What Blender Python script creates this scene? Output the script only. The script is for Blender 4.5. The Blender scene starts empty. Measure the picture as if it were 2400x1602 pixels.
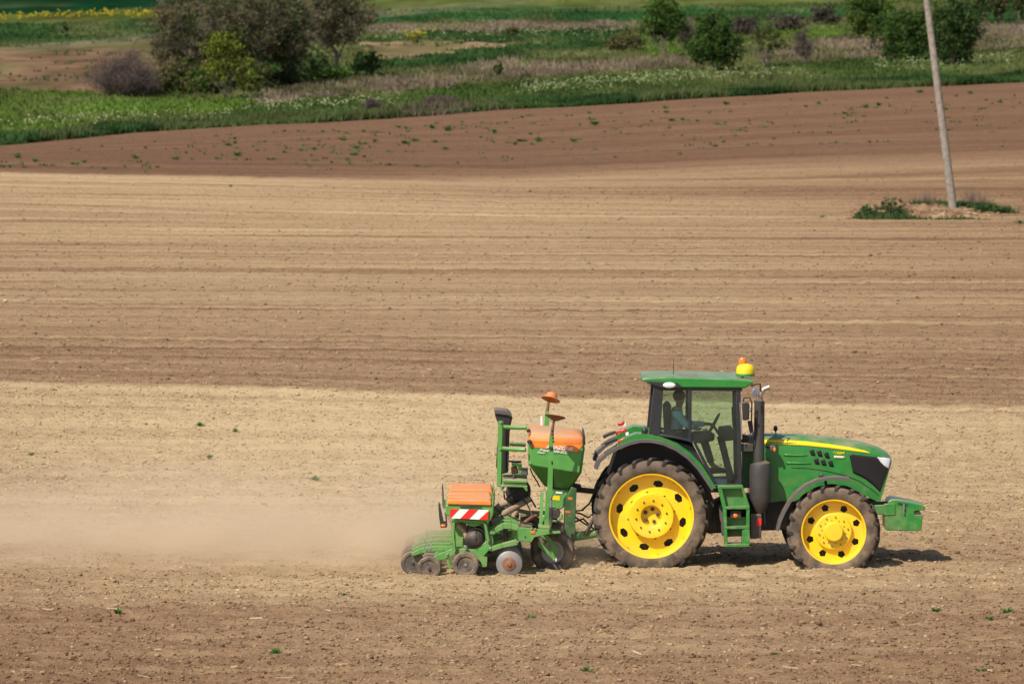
import bpy, math, random
import numpy as np
from mathutils import Vector, Matrix

scene = bpy.context.scene
COL = scene.collection
rnd = random.Random(7)
rng = np.random.default_rng(11)
R = math.radians

# ------------------------------------------------------------------ camera, sky, sun, exposure
CAM_Y, CAM_H, PITCH = -87.05, 8.28, R(3.23)
K = 36.0 / 200.0 / 2400.0                      # tangent of one photo pixel (200 mm lens)
cam_data = bpy.data.cameras.new('camera')
cam_data.lens = 200.0
cam_data.sensor_width = 36.0
cam_data.clip_start = 1.0
cam_data.clip_end = 6000.0
cam_data.dof.use_dof = True
cam_data.dof.focus_distance = 89.0
cam_data.dof.aperture_fstop = 4.4
cam = bpy.data.objects.new('camera', cam_data)
cam.location = (0.0, CAM_Y, CAM_H)
cam.rotation_euler = (R(90) - PITCH, 0, 0)
COL.objects.link(cam)
scene.camera = cam

LIGHT = Vector((0.55, 0.75, -1.0)).normalized()   # the way sunlight travels
SUN_EL = math.asin(-LIGHT.z)
SUN_AZ = math.atan2(-LIGHT.x, -LIGHT.y)
world = bpy.data.worlds.new('World')
scene.world = world
world.use_nodes = True
wn = world.node_tree.nodes
sky = wn.new('ShaderNodeTexSky')
sky.sky_type = 'NISHITA'
sky.sun_disc = False
sky.sun_elevation = SUN_EL
sky.sun_rotation = SUN_AZ
sky.air_density = 1.0
sky.dust_density = 1.5
world.node_tree.links.new(sky.outputs[0], wn['Background'].inputs[0])
wn['Background'].inputs[1].default_value = 0.085

sun_data = bpy.data.lights.new('sun', 'SUN')
sun_data.energy = 4.0
sun_data.angle = R(0.55)
sun_data.color = (1.0, 0.93, 0.82)
sun = bpy.data.objects.new('sun', sun_data)
sun.rotation_euler = LIGHT.to_track_quat('-Z', 'Y').to_euler()
sun.location = (-40, -60, 80)
COL.objects.link(sun)

scene.view_settings.view_transform = 'Standard'
scene.view_settings.look = 'None'
scene.view_settings.gamma = 1.0
scene.view_settings.exposure = 0.37
scene.cycles.use_denoising = True
scene.cycles.max_bounces = 8
scene.cycles.transparent_max_bounces = 16
scene.cycles.volume_bounces = 2
scene.cycles.volume_max_steps = 128
scene.cycles.sample_clamp_indirect = 6.0

# ------------------------------------------------------------------ pixel <-> place
CP, SP = math.cos(PITCH), math.sin(PITCH)

def W(px, py, Y):
    """the point at depth Y (metres across the field) that the photograph shows at px, py"""
    dx = (px - 1200.0) * K
    dv = (801.0 - py) * K
    dy = CP + dv * SP
    dz = -SP + dv * CP
    t = (Y - CAM_Y) / dy
    return Vector((dx * t, Y, CAM_H + dz * t))

def R1(x, y): return (1340 + x / 2.8, 800 + y / 2.8)
def R2(x, y): return (1720 + x / 3.267, 880 + y / 3.267)
def R3(x, y): return (920 + x / 3.336, 900 + y / 3.336)
def R6(x, y): return (1480 + x / 4.612, 820 + y / 4.612)
def R8(x, y): return (1640 + x / 3.921, 860 + y / 3.92)

def project(X, Y, Z):
    ry = Y - CAM_Y
    rz = Z - CAM_H
    d = ry * CP - rz * SP
    v = ry * SP + rz * CP
    d = np.maximum(d, 1.0)
    return 1200 + X / d / K, 801 - v / d / K

# ------------------------------------------------------------------ noise and the lie of the land
_tab = rng.random((512, 512))
def vnoise(x, y, seed=0):
    x = np.asarray(x, float) + seed * 37.17
    y = np.asarray(y, float) + seed * 91.73
    xi = np.floor(x).astype(int); yi = np.floor(y).astype(int)
    fx = x - xi; fy = y - yi
    fx = fx * fx * (3 - 2 * fx); fy = fy * fy * (3 - 2 * fy)
    a = _tab[xi % 512, yi % 512]; b = _tab[(xi + 1) % 512, yi % 512]
    c = _tab[xi % 512, (yi + 1) % 512]; d = _tab[(xi + 1) % 512, (yi + 1) % 512]
    return (a * (1 - fx) + b * fx) * (1 - fy) + (c * (1 - fx) + d * fx) * fy

def land(X, Y):
    """broad height of the ground: level field, then a long gentle rise"""
    X = np.asarray(X, float); Y = np.asarray(Y, float)
    z = 0.03 * 22.0 * np.logaddexp(0, (Y - 230.0) / 22.0)
    far = np.clip((Y - 150) / 250.0, 0, 1)
    z = z + far * (0.9 * (vnoise(X / 45, Y / 60, 3) - 0.5) + 0.25 * (vnoise(X / 9, Y / 12, 4) - 0.5))
    return z

def G(px, py):
    """ground point shown at px, py"""
    lo, hi = -60.0, 1400.0
    Ys = np.concatenate([np.arange(-40, 200, 0.5), np.arange(200, 1400, 1.0)])
    dx = (px - 1200.0) * K; dv = (801.0 - py) * K
    dy = CP + dv * SP; dz = -SP + dv * CP
    t = (Ys - CAM_Y) / dy
    X = dx * t; Z = CAM_H + dz * t
    below = np.nonzero(Z <= land(X, Ys))[0]
    i = below[0] if len(below) else len(Ys) - 1
    lo = Ys[max(i - 1, 0)]; hi = Ys[i]
    for _ in range(18):
        m = 0.5 * (lo + hi)
        tt = (m - CAM_Y) / dy
        if CAM_H + dz * tt <= float(land(dx * tt, m)): hi = m
        else: lo = m
    tt = (hi - CAM_Y) / dy
    return Vector((dx * tt, hi, float(land(dx * tt, hi))))

# ------------------------------------------------------------------ mesh helpers
def tag(o, label=None, cat=None, group=None, kind=None):
    if label: o['label'] = label
    if cat: o['category'] = cat
    if group: o['group'] = group
    if kind: o['kind'] = kind
    return o

ORI = {}
def link(o, parent=None, origin=(0, 0, 0)):
    COL.objects.link(o)
    origin = Vector(origin)
    ORI[o.name] = origin
    if parent is not None:
        o.parent = parent
        o.location = origin - ORI[parent.name]
    else:
        o.location = origin
    return o

def empty(name, loc):
    o = bpy.data.objects.new(name, None)
    o.empty_display_size = 0.3
    return link(o, None, loc)

def np_mesh(name, verts, faces, mat, attrs=None, smooth=False, parent=None, origin=(0, 0, 0), mats=None):
    """faces: an (n,3) or (n,4) integer array"""
    verts = np.asarray(verts, np.float32); faces = np.asarray(faces, np.int32)
    me = bpy.data.meshes.new(name)
    k = faces.shape[1]
    me.vertices.add(len(verts)); me.vertices.foreach_set('co', (verts - np.asarray(origin, np.float32)).ravel())
    me.loops.add(faces.size); me.loops.foreach_set('vertex_index', faces.ravel())
    me.polygons.add(len(faces))
    me.polygons.foreach_set('loop_start', np.arange(0, faces.size, k, dtype=np.int32))
    me.polygons.foreach_set('loop_total', np.full(len(faces), k, np.int32))
    me.polygons.foreach_set('use_smooth', np.full(len(faces), smooth, bool))
    me.update(calc_edges=True)
    for an, arr in (attrs or {}).items():
        arr = np.asarray(arr, np.float32)
        if arr.ndim == 1:
            at = me.attributes.new(an, 'FLOAT', 'POINT'); at.data.foreach_set('value', arr)
        else:
            if arr.shape[1] == 3: arr = np.c_[arr, np.ones(len(arr), np.float32)]
            at = me.attributes.new(an, 'FLOAT_COLOR', 'POINT'); at.data.foreach_set('color', arr.ravel())
    me.materials.append(mat)
    o = bpy.data.objects.new(name, me)
    return link(o, parent, origin)

class MB:
    def __init__(self): self.v = []; self.f = []
    def add(self, vs, fs):
        n = len(self.v)
        self.v += [Vector(p) for p in vs]
        self.f += [tuple(i + n for i in q) for q in fs]
        return self
    def prism(self, pts, off):
        n = len(pts); off = Vector(off)
        a = [Vector(p) for p in pts]; b = [p + off for p in a]
        fs = [tuple(range(n)), tuple(range(2 * n - 1, n - 1, -1))]
        fs += [(i, i + n, (i + 1) % n + n, (i + 1) % n) for i in range(n)]
        return self.add(a + b, fs)
    def wprism(self, px, Y0, Y1, conv=None):
        """outline traced at depth Y0, carried through to depth Y1"""
        pts = [W(*(conv(*p) if conv else p), Y0) for p in px]
        return self.prism(pts, (0, Y1 - Y0, 0))
    def mirror(self):
        n = len(self.v); m = len(self.f)
        self.v += [Vector((p.x, -p.y, p.z)) for p in self.v[:n]]
        self.f += [tuple(i + n for i in reversed(q)) for q in self.f[:m]]
        return self
    def mirrored(self):
        b = MB(); b.v = [Vector((p.x, -p.y, p.z)) for p in self.v]; b.f = [tuple(reversed(q)) for q in self.f]
        return b
    def box(self, c, s, rot=None):
        hx, hy, hz = s[0] / 2, s[1] / 2, s[2] / 2
        vs = [Vector((x, y, z)) for x in (-hx, hx) for y in (-hy, hy) for z in (-hz, hz)]
        if rot is not None: vs = [rot @ p for p in vs]
        vs = [p + Vector(c) for p in vs]
        return self.add(vs, [(0, 1, 3, 2), (4, 6, 7, 5), (0, 4, 5, 1), (2, 3, 7, 6), (0, 2, 6, 4), (1, 5, 7, 3)])
    def tube(self, pts, r, n=8, caps=True, flat=None):
        pts = [Vector(p) for p in pts]; m = len(pts)
        rs = list(r) if hasattr(r, '__len__') else [r] * m
        vs = []; fs = []; up = None
        for i in range(m):
            d = (pts[min(i + 1, m - 1)] - pts[max(i - 1, 0)]).normalized()
            if up is None:
                up = Vector((0, 1, 0)) if abs(d.y) < 0.9 else Vector((0, 0, 1))
            a = (up - d * up.dot(d)).normalized(); b = d.cross(a); up = a
            for k in range(n):
                t = 2 * math.pi * (k + 0.5) / n
                vs.append(pts[i] + (a * math.cos(t) * (flat or 1) + b * math.sin(t)) * rs[i])
        for i in range(m - 1):
            for k in range(n):
                fs.append((i * n + k, i * n + (k + 1) % n, (i + 1) * n + (k + 1) % n, (i + 1) * n + k))
        if caps:
            fs.append(tuple(reversed(range(n)))); fs.append(tuple(range((m - 1) * n, m * n)))
        return self.add(vs, fs)
    def bar(self, pts, h, Y0, Y1):
        """flat bar: a centre line in the X-Z plane, height h, thickness from Y0 to Y1"""
        pts = [Vector(p) for p in pts]; m = len(pts)
        hs = h if hasattr(h, '__len__') else [h] * m
        up = []; dn = []
        for i in range(m):
            d = pts[min(i + 1, m - 1)] - pts[max(i - 1, 0)]
            nrm = Vector((-d.z, 0, d.x)).normalized()
            up.append(Vector((pts[i].x, Y0, pts[i].z)) + nrm * hs[i] / 2)
            dn.append(Vector((pts[i].x, Y0, pts[i].z)) - nrm * hs[i] / 2)
        for i in range(m - 1):
            self.prism([up[i], up[i + 1], dn[i + 1], dn[i]], (0, Y1 - Y0, 0))
        return self
    def lathe(self, c, prof, n=32, rot=None, close=False):
        """profile (radius, along-axis) turned about the Y axis"""
        c = Vector(c); m = len(prof); vs = []; fs = []
        for r, y in prof:
            for k in range(n):
                t = 2 * math.pi * k / n
                p = Vector((r * math.cos(t), y, r * math.sin(t)))
                if rot is not None: p = rot @ p
                vs.append(c + p)
        for i in range(m - 1 + (1 if close else 0)):
            j = (i + 1) % m
            for k in range(n):
                fs.append((i * n + k, i * n + (k + 1) % n, j * n + (k + 1) % n, j * n + k))
        if not close:
            if prof[0][0] > 1e-4: fs.append(tuple(reversed(range(n))))
            if prof[-1][0] > 1e-4: fs.append(tuple(range((m - 1) * n, m * n)))
        return self.add(vs, fs)
    def ball(self, c, r, n=12, m=8):
        c = Vector(c); rx, ry, rz = r if hasattr(r, '__len__') else (r, r, r)
        vs = [c + Vector((0, 0, -rz))]
        for i in range(1, m):
            p = -math.pi / 2 + math.pi * i / m
            for k in range(n):
                t = 2 * math.pi * k / n
                vs.append(c + Vector((rx * math.cos(p) * math.cos(t), ry * math.cos(p) * math.sin(t), rz * math.sin(p))))
        vs.append(c + Vector((0, 0, rz)))
        fs = [(0, 1 + (k + 1) % n, 1 + k) for k in range(n)]
        for i in range(m - 2):
            for k in range(n):
                a = 1 + i * n; fs.append((a + k, a + (k + 1) % n, a + n + (k + 1) % n, a + n + k))
        e = len(vs) - 1; a = 1 + (m - 2) * n
        fs += [(a + k, a + (k + 1) % n, e) for k in range(n)]
        return self.add(vs, fs)
    def loft(self, rings, caps=True):
        n = len(rings[0]); vs = [p for r in rings for p in r]; fs = []
        for i in range(len(rings) - 1):
            for k in range(n):
                fs.append((i * n + k, i * n + (k + 1) % n, (i + 1) * n + (k + 1) % n, (i + 1) * n + k))
        if caps:
            fs.append(tuple(reversed(range(n)))); fs.append(tuple(range((len(rings) - 1) * n, len(rings) * n)))
        return self.add(vs, fs)
    def build(self, name, mat, parent=None, origin=None, smooth=40, bevel=0.0, kind=None, label=None, seg=2):
        if origin is None: origin = ORI[parent.name] if parent is not None else Vector((0, 0, 0))
        me = bpy.data.meshes.new(name)
        me.from_pydata([tuple(p - Vector(origin)) for p in self.v], [], self.f)
        me.validate()
        import bmesh
        bm = bmesh.new(); bm.from_mesh(me)
        bmesh.ops.recalc_face_normals(bm, faces=bm.faces)
        bm.to_mesh(me); bm.free()
        if smooth:
            me.polygons.foreach_set('use_smooth', np.ones(len(me.polygons), bool))
            me.set_sharp_from_angle(angle=R(smooth))
        me.materials.append(mat)
        o = bpy.data.objects.new(name, me)
        link(o, parent, origin)
        if bevel:
            b = o.modifiers.new('bevel', 'BEVEL'); b.width = bevel; b.segments = seg; b.limit_method = 'ANGLE'; b.angle_limit = R(35)
            b.harden_normals = False
        tag(o, label=label, kind=kind)
        return o

# ------------------------------------------------------------------ materials
def new_mat(name):
    m = bpy.data.materials.new(name); m.use_nodes = True
    nt = m.node_tree
    return m, nt, nt.nodes['Principled BSDF']
def nd(nt, t, **kw):
    n = nt.nodes.new(t)
    for k, v in kw.items(): setattr(n, k, v)
    return n
def lk(nt, a, b): nt.links.new(a, b)
def mth(nt, op, a, b=None, clamp=False):
    n = nd(nt, 'ShaderNodeMath', operation=op); n.use_clamp = clamp
    for i, v in enumerate((a, b)):
        if v is None: continue
        if isinstance(v, (int, float)): n.inputs[i].default_value = v
        else: lk(nt, v, n.inputs[i])
    return n.outputs[0]
def mixc(nt, f, a, b):
    n = nd(nt, 'ShaderNodeMix', data_type='RGBA')
    for i, v in ((0, f), (6, a), (7, b)):
        if isinstance(v, (int, float)): n.inputs[i].default_value = v
        elif isinstance(v, tuple): n.inputs[i].default_value = (*v[:3], 1)
        else: lk(nt, v, n.inputs[i])
    return n.outputs[2]
def mrange(nt, v, a, b, c=0.0, d=1.0):
    n = nd(nt, 'ShaderNodeMapRange'); n.inputs[1].default_value = a; n.inputs[2].default_value = b
    n.inputs[3].default_value = c; n.inputs[4].default_value = d
    lk(nt, v, n.inputs[0]); return n.outputs[0]
def noise_at(nt, vec, scale, detail=3, rough=0.55):
    n = nd(nt, 'ShaderNodeTexNoise'); n.inputs['Scale'].default_value = scale
    n.inputs['Detail'].default_value = detail; n.inputs['Roughness'].default_value = rough
    if vec is not None: lk(nt, vec, n.inputs['Vector'])
    return n.outputs[0]

DUST = (0.44, 0.315, 0.20)
def surf(name, col, rough=0.5, metal=0.0, coat=0.0, dust=0.0, splash=0.0, var=0.12, spec=0.5, bump=0.0, bscale=60):
    """painted or moulded surface; field dust lies on what faces up, soil is thrown at what is low"""
    m, nt, p = new_mat(name)
    geo = nd(nt, 'ShaderNodeNewGeometry')
    pos = geo.outputs['Position']
    nz = noise_at(nt, pos, 7.0, 4)
    dark = tuple(c * (1 - var) for c in col); lite = tuple(min(1, c * (1 + var)) for c in col)
    c = mixc(nt, mrange(nt, nz, 0.3, 0.7), dark, lite)
    f = None
    if dust or splash:
        sep = nd(nt, 'ShaderNodeSeparateXYZ'); lk(nt, geo.outputs['Normal'], sep.inputs[0])
        up = mrange(nt, sep.outputs[2], 0.10, 0.95, 0.08, 1.0)
        n2 = mrange(nt, noise_at(nt, pos, 3.2, 5), 0.34, 0.66, 0.15, 1.1)
        f = mth(nt, 'MULTIPLY', mth(nt, 'MULTIPLY', up, n2), dust)
        if splash:
            sp = nd(nt, 'ShaderNodeSeparateXYZ'); lk(nt, pos, sp.inputs[0])
            low = mrange(nt, sp.outputs[2], 1.55, 0.45)
            n3 = mrange(nt, noise_at(nt, pos, 5.0, 5, 0.65), 0.42, 0.72)
            f = mth(nt, 'ADD', f, mth(nt, 'MULTIPLY', mth(nt, 'MULTIPLY', low, n3), splash), clamp=True)
        c = mixc(nt, f, c, DUST)
        r = mth(nt, 'ADD', mth(nt, 'MULTIPLY', f, 0.9 - rough), rough, clamp=True)
        lk(nt, r, p.inputs['Roughness'])
    else:
        p.inputs['Roughness'].default_value = rough
    lk(nt, c, p.inputs['Base Color'])
    p.inputs['Metallic'].default_value = metal
    p.inputs['Specular IOR Level'].default_value = spec
    p.inputs['Coat Weight'].default_value = coat
    p.inputs['Coat Roughness'].default_value = 0.15
    if bump:
        b = nd(nt, 'ShaderNodeBump'); b.inputs['Strength'].default_value = bump; b.inputs['Distance'].default_value = 0.01
        lk(nt, noise_at(nt, pos, bscale, 3), b.inputs['Height']); lk(nt, b.outputs[0], p.inputs['Normal'])
    return m

M = {}
M['green'] = surf('tractor_green', (0.013, 0.205, 0.030), 0.32, coat=0.4, dust=0.52, splash=0.5)
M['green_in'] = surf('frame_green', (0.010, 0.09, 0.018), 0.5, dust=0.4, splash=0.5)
M['yellow'] = surf('wheel_yellow', (0.90, 0.60, 0.004), 0.38, coat=0.2, dust=0.22, splash=0.22, var=0.05)
M['decal_yellow'] = surf('decal_yellow', (0.82, 0.62, 0.01), 0.4, var=0.03)
M['black'] = surf('black_plastic', (0.018, 0.018, 0.02), 0.5, dust=0.28, splash=0.15)
M['cabframe'] = surf('cab_frame_black', (0.022, 0.023, 0.028), 0.4, dust=0.12)
M['grille'] = surf('grille_black', (0.012, 0.012, 0.014), 0.35, dust=0.1)
M['fender_grey'] = surf('mudguard_grey', (0.085, 0.08, 0.078), 0.6, dust=0.5, splash=0.2)
M['exhaust'] = surf('exhaust_grey', (0.045, 0.043, 0.043), 0.45, dust=0.35, splash=0.15)
M['chrome'] = surf('chrome', (0.42, 0.38, 0.35), 0.42, metal=0.8, var=0.15)
M['steel'] = surf('worn_steel', (0.24, 0.235, 0.24), 0.45, metal=0.3, dust=0.2, splash=0.30)
M['rim_grey'] = surf('pale_grey_rim', (0.50, 0.48, 0.47), 0.5, dust=0.2, splash=0.25)
M['dark_metal'] = surf('dark_metal', (0.028, 0.027, 0.026), 0.6, dust=0.25, splash=0.25)
M['tyre'] = surf('tyre_rubber', (0.036, 0.034, 0.033), 0.85, dust=0.2, splash=0.25, spec=0.2, bump=0.2)
M['tyre_side'] = surf('dusty_sidewall', (0.110, 0.083, 0.063), 0.9, dust=0.25, splash=0.55, spec=0.15, var=0.42, bump=0.2)
M['small_tyre'] = surf('press_wheel_rubber', (0.075, 0.068, 0.062), 0.85, dust=0.3, splash=0.6, spec=0.2, var=0.2)
M['seed_green'] = surf('seeder_green', (0.078, 0.295, 0.055), 0.42, coat=0.12, dust=0.62, splash=0.30)
M['seed_green_dusty'] = surf('seeder_green_plate', (0.075, 0.30, 0.045), 0.55, dust=0.95, splash=0.45)
M['orange'] = surf('hopper_orange', (0.84, 0.215, 0.016), 0.45, dust=1.05, splash=0.05)
M['orange_lid'] = surf('lid_orange', (0.86, 0.235, 0.03), 0.5, dust=0.66)
M['orange_disc'] = surf('marker_orange', (0.60, 0.17, 0.03), 0.5, dust=0.35, var=0.3)
M['rust'] = surf('rusty_disc', (0.20, 0.085, 0.045), 0.7, dust=0.35, var=0.35)
M['hose'] = surf('tan_hose', (0.33, 0.23, 0.15), 0.8, dust=0.4, var=0.2)
M['white'] = surf('white_film', (0.80, 0.80, 0.78), 0.45, var=0.03)
M['red'] = surf('red_film', (0.72, 0.022, 0.015), 0.4, var=0.05)
M['lens_red'] = surf('red_lens', (0.55, 0.02, 0.012), 0.2, coat=0.5, dust=0.4)
M['lens_orange'] = surf('amber_lens', (0.85, 0.20, 0.01), 0.2, coat=0.5)
M['lens_clear'] = surf('clear_lens', (0.75, 0.77, 0.8), 0.08, coat=1.0, dust=0.15)
M['mirror'] = surf('mirror_face', (0.35, 0.45, 0.62), 0.08, metal=0.8)
M['grey_pad'] = surf('roof_pad', (0.10, 0.09, 0.095), 0.7, dust=0.5)
M['seat'] = surf('seat_cloth', (0.022, 0.026, 0.028), 0.8)
M['skin'] = surf('skin', (0.32, 0.17, 0.11), 0.5)
M['hair'] = surf('hair', (0.02, 0.014, 0.012), 0.7)
M['shirt'] = surf('blue_shirt', (0.46, 0.64, 0.78), 0.8, var=0.08)
M['trousers'] = surf('dark_trousers', (0.03, 0.045, 0.075), 0.8)
M['decal_green'] = surf('decal_green', (0.02, 0.12, 0.02), 0.5)
M['decal_pale'] = surf('decal_pale', (0.62, 0.62, 0.36), 0.5)

def glass_mat(name, tint):
    m, nt, p = new_mat(name)
    nt.nodes.remove(p)
    tr = nd(nt, 'ShaderNodeBsdfTransparent'); tr.inputs[0].default_value = (*tint, 1)
    gl = nd(nt, 'ShaderNodeBsdfGlossy'); gl.inputs[0].default_value = (0.9, 0.95, 0.95, 1); gl.inputs['Roughness'].default_value = 0.04
    df = nd(nt, 'ShaderNodeBsdfDiffuse'); df.inputs[0].default_value = (0.38, 0.46, 0.42, 1)
    fr = nd(nt, 'ShaderNodeFresnel'); fr.inputs[0].default_value = 1.45
    a = nd(nt, 'ShaderNodeMixShader'); b = nd(nt, 'ShaderNodeMixShader')
    lk(nt, fr.outputs[0], a.inputs[0]); lk(nt, tr.outputs[0], a.inputs[1]); lk(nt, gl.outputs[0], a.inputs[2])
    geo = nd(nt, 'ShaderNodeNewGeometry')
    lk(nt, mrange(nt, noise_at(nt, geo.outputs['Position'], 4.0, 5), 0.3, 0.8, 0.015, 0.07), b.inputs[0])
    lk(nt, a.outputs[0], b.inputs[1]); lk(nt, df.outputs[0], b.inputs[2])
    lk(nt, b.outputs[0], nt.nodes['Material Output'].inputs[0])
    return m
M['glass'] = glass_mat('tinted_glass', (0.85, 0.965, 0.90))

def soil_mat():
    m, nt, p = new_mat('tilled_soil')
    geo = nd(nt, 'ShaderNodeNewGeometry'); pos = geo.outputs['Position']
    tone = nd(nt, 'ShaderNodeAttribute', attribute_name='tone').outputs['Fac']
    v = nd(nt, 'ShaderNodeAttribute', attribute_name='row_v').outputs['Fac']
    red = nd(nt, 'ShaderNodeAttribute', attribute_name='red').outputs['Fac']
    sep = nd(nt, 'ShaderNodeSeparateXYZ'); lk(nt, pos, sep.inputs[0])
    def streak(kx, kv, det=2):
        c = nd(nt, 'ShaderNodeCombineXYZ')
        lk(nt, mth(nt, 'MULTIPLY', sep.outputs[0], kx), c.inputs[0]); lk(nt, mth(nt, 'MULTIPLY', v, kv), c.inputs[1])
        return noise_at(nt, c.outputs[0], 1.0, det)
    s1 = streak(0.012, 0.16, 2); s2 = streak(0.03, 0.55, 3); s3 = streak(0.10, 1.9, 3)
    n1 = noise_at(nt, pos, 2.2, 5, 0.6); n2 = noise_at(nt, pos, 14.0, 4, 0.65); n3 = noise_at(nt, pos, 0.35, 3)
    # the seed drill's own passes: a dark track and a pale ridge at even spacing
    def passes(period, dark, lite, near, far, wob):
        ph = mth(nt, 'FRACT', mth(nt, 'DIVIDE', mth(nt, 'ADD', v, mth(nt, 'MULTIPLY', streak(0.02, 0.05, 1), wob)), period))
        cr = nd(nt, 'ShaderNodeValToRGB'); lk(nt, ph, cr.inputs[0]); el = cr.color_ramp.elements
        el[0].position = 0.0; el[0].color = (0.5,) * 3 + (1,); el[1].position = 1.0; el[1].color = (0.5,) * 3 + (1,)
        for q, a in ((0.10, 0.5 - dark), (0.20, 0.5 - dark * 0.6), (0.32, 0.5 + lite), (0.48, 0.5 + lite * 0.5), (0.70, 0.5)):
            x = el.new(q); x.color = (a, a, a, 1)
        k = mth(nt, 'MULTIPLY', mrange(nt, v, near, near + 25), mrange(nt, v, far, far - 30))
        k = mth(nt, 'MULTIPLY', k, mrange(nt, streak(0.07, 0.12, 3), 0.32, 0.62, 0.15, 1.3))
        return mth(nt, 'ADD', 0.5, mth(nt, 'MULTIPLY', mth(nt, 'SUBTRACT', cr.outputs[0], 0.5), k))
    d1 = passes(11.0, 0.15, 0.10, 45, 250, 22.0); d2 = passes(3.7, 0.17, 0.11, 22, 200, 10.0)
    t = tone
    for s, a in ((s1, 0.40), (s2, 0.50), (s3, 0.44), (n1, 0.46), (n2, 0.58), (n3, 0.16), (d1, 1.0), (d2, 1.0)):
        t = mth(nt, 'ADD', t, mth(nt, 'MULTIPLY', mth(nt, 'SUBTRACT', s, 0.5), a))
    cr = nd(nt, 'ShaderNodeValToRGB'); lk(nt, t, cr.inputs[0])
    e = cr.color_ramp.elements
    e[0].position = 0.0; e[0].color = (0.135, 0.078, 0.048, 1)
    e[1].position = 1.0; e[1].color = (0.555, 0.412, 0.240, 1)
    for q, c in ((0.35, (0.252, 0.151, 0.087)), (0.68, (0.392, 0.271, 0.156))):
        x = cr.color_ramp.elements.new(q); x.color = (*c, 1)
    c = mixc(nt, mth(nt, 'MULTIPLY', red, 0.55), cr.outputs[0], mixc(nt, t, (0.155, 0.086, 0.056), (0.30, 0.178, 0.116)))
    lk(nt, c, p.inputs['Base Color'])
    p.inputs['Roughness'].default_value = 1.0; p.inputs['Specular IOR Level'].default_value = 0.0
    b = nd(nt, 'ShaderNodeBump'); b.inputs['Strength'].default_value = 0.9; b.inputs['Distance'].default_value = 0.07
    lk(nt, mth(nt, 'ADD', noise_at(nt, pos, 6.0, 6, 0.75), mth(nt, 'MULTIPLY', s3, 0.6)), b.inputs['Height'])
    lk(nt, b.outputs[0], p.inputs['Normal'])
    return m
M['soil'] = soil_mat()

def col_mat(name, rough=0.8, var=0.35, scale=0.6, trans=0.0, bump=0.0, spec=0.15):
    """colour comes from the 'tint' attribute; noise varies it"""
    m, nt, p = new_mat(name)
    c = nd(nt, 'ShaderNodeAttribute', attribute_name='tint').outputs['Color']
    geo = nd(nt, 'ShaderNodeNewGeometry'); pos = geo.outputs['Position']
    n = noise_at(nt, pos, scale, 4, 0.65)
    k = mrange(nt, n, 0.25, 0.75, 1 - var, 1 + var)
    mx = nd(nt, 'ShaderNodeVectorMath', operation='SCALE'); lk(nt, c, mx.inputs[0]); lk(nt, k, mx.inputs['Scale'])
    lk(nt, mx.outputs[0], p.inputs['Base Color'])
    p.inputs['Roughness'].default_value = rough; p.inputs['Specular IOR Level'].default_value = spec
    if trans:
        tl = nd(nt, 'ShaderNodeBsdfTranslucent'); lk(nt, mx.outputs[0], tl.inputs[0])
        ms = nd(nt, 'ShaderNodeMixShader'); ms.inputs[0].default_value = trans
        lk(nt, p.outputs[0], ms.inputs[1]); lk(nt, tl.outputs[0], ms.inputs[2]); lk(nt, ms.outputs[0], nt.nodes['Material Output'].inputs[0])
    if bump:
        b = nd(nt, 'ShaderNodeBump'); b.inputs['Strength'].default_value = bump; b.inputs['Distance'].default_value = 0.25
        lk(nt, noise_at(nt, pos, 1.5, 4), b.inputs['Height']); lk(nt, b.outputs[0], p.inputs['Normal'])
    return m
M['meadow'] = col_mat('meadow_ground', 1.0, 0.4, 0.35, bump=0.6, spec=0.0)
M['leaf'] = col_mat('leaves', 0.6, 0.25, 1.5, trans=0.25)
M['blade'] = col_mat('grass_blades', 0.8, 0.25, 0.8, trans=0.15, spec=0.05)
M['bark'] = surf('bark', (0.16, 0.125, 0.10), 0.9, var=0.3, bump=0.5, bscale=20)
M['twig'] = surf('bare_twigs', (0.135, 0.098, 0.085), 0.9, var=0.3)
M['pole'] = surf('weathered_pole', (0.25, 0.215, 0.18), 0.85, var=0.30, bump=0.3, bscale=8)
M['wire'] = surf('cable', (0.30, 0.29, 0.27), 0.5)

# ------------------------------------------------------------------ the ground
PXC = np.array([0, 600, 1200, 1800, 2400.0])
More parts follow.
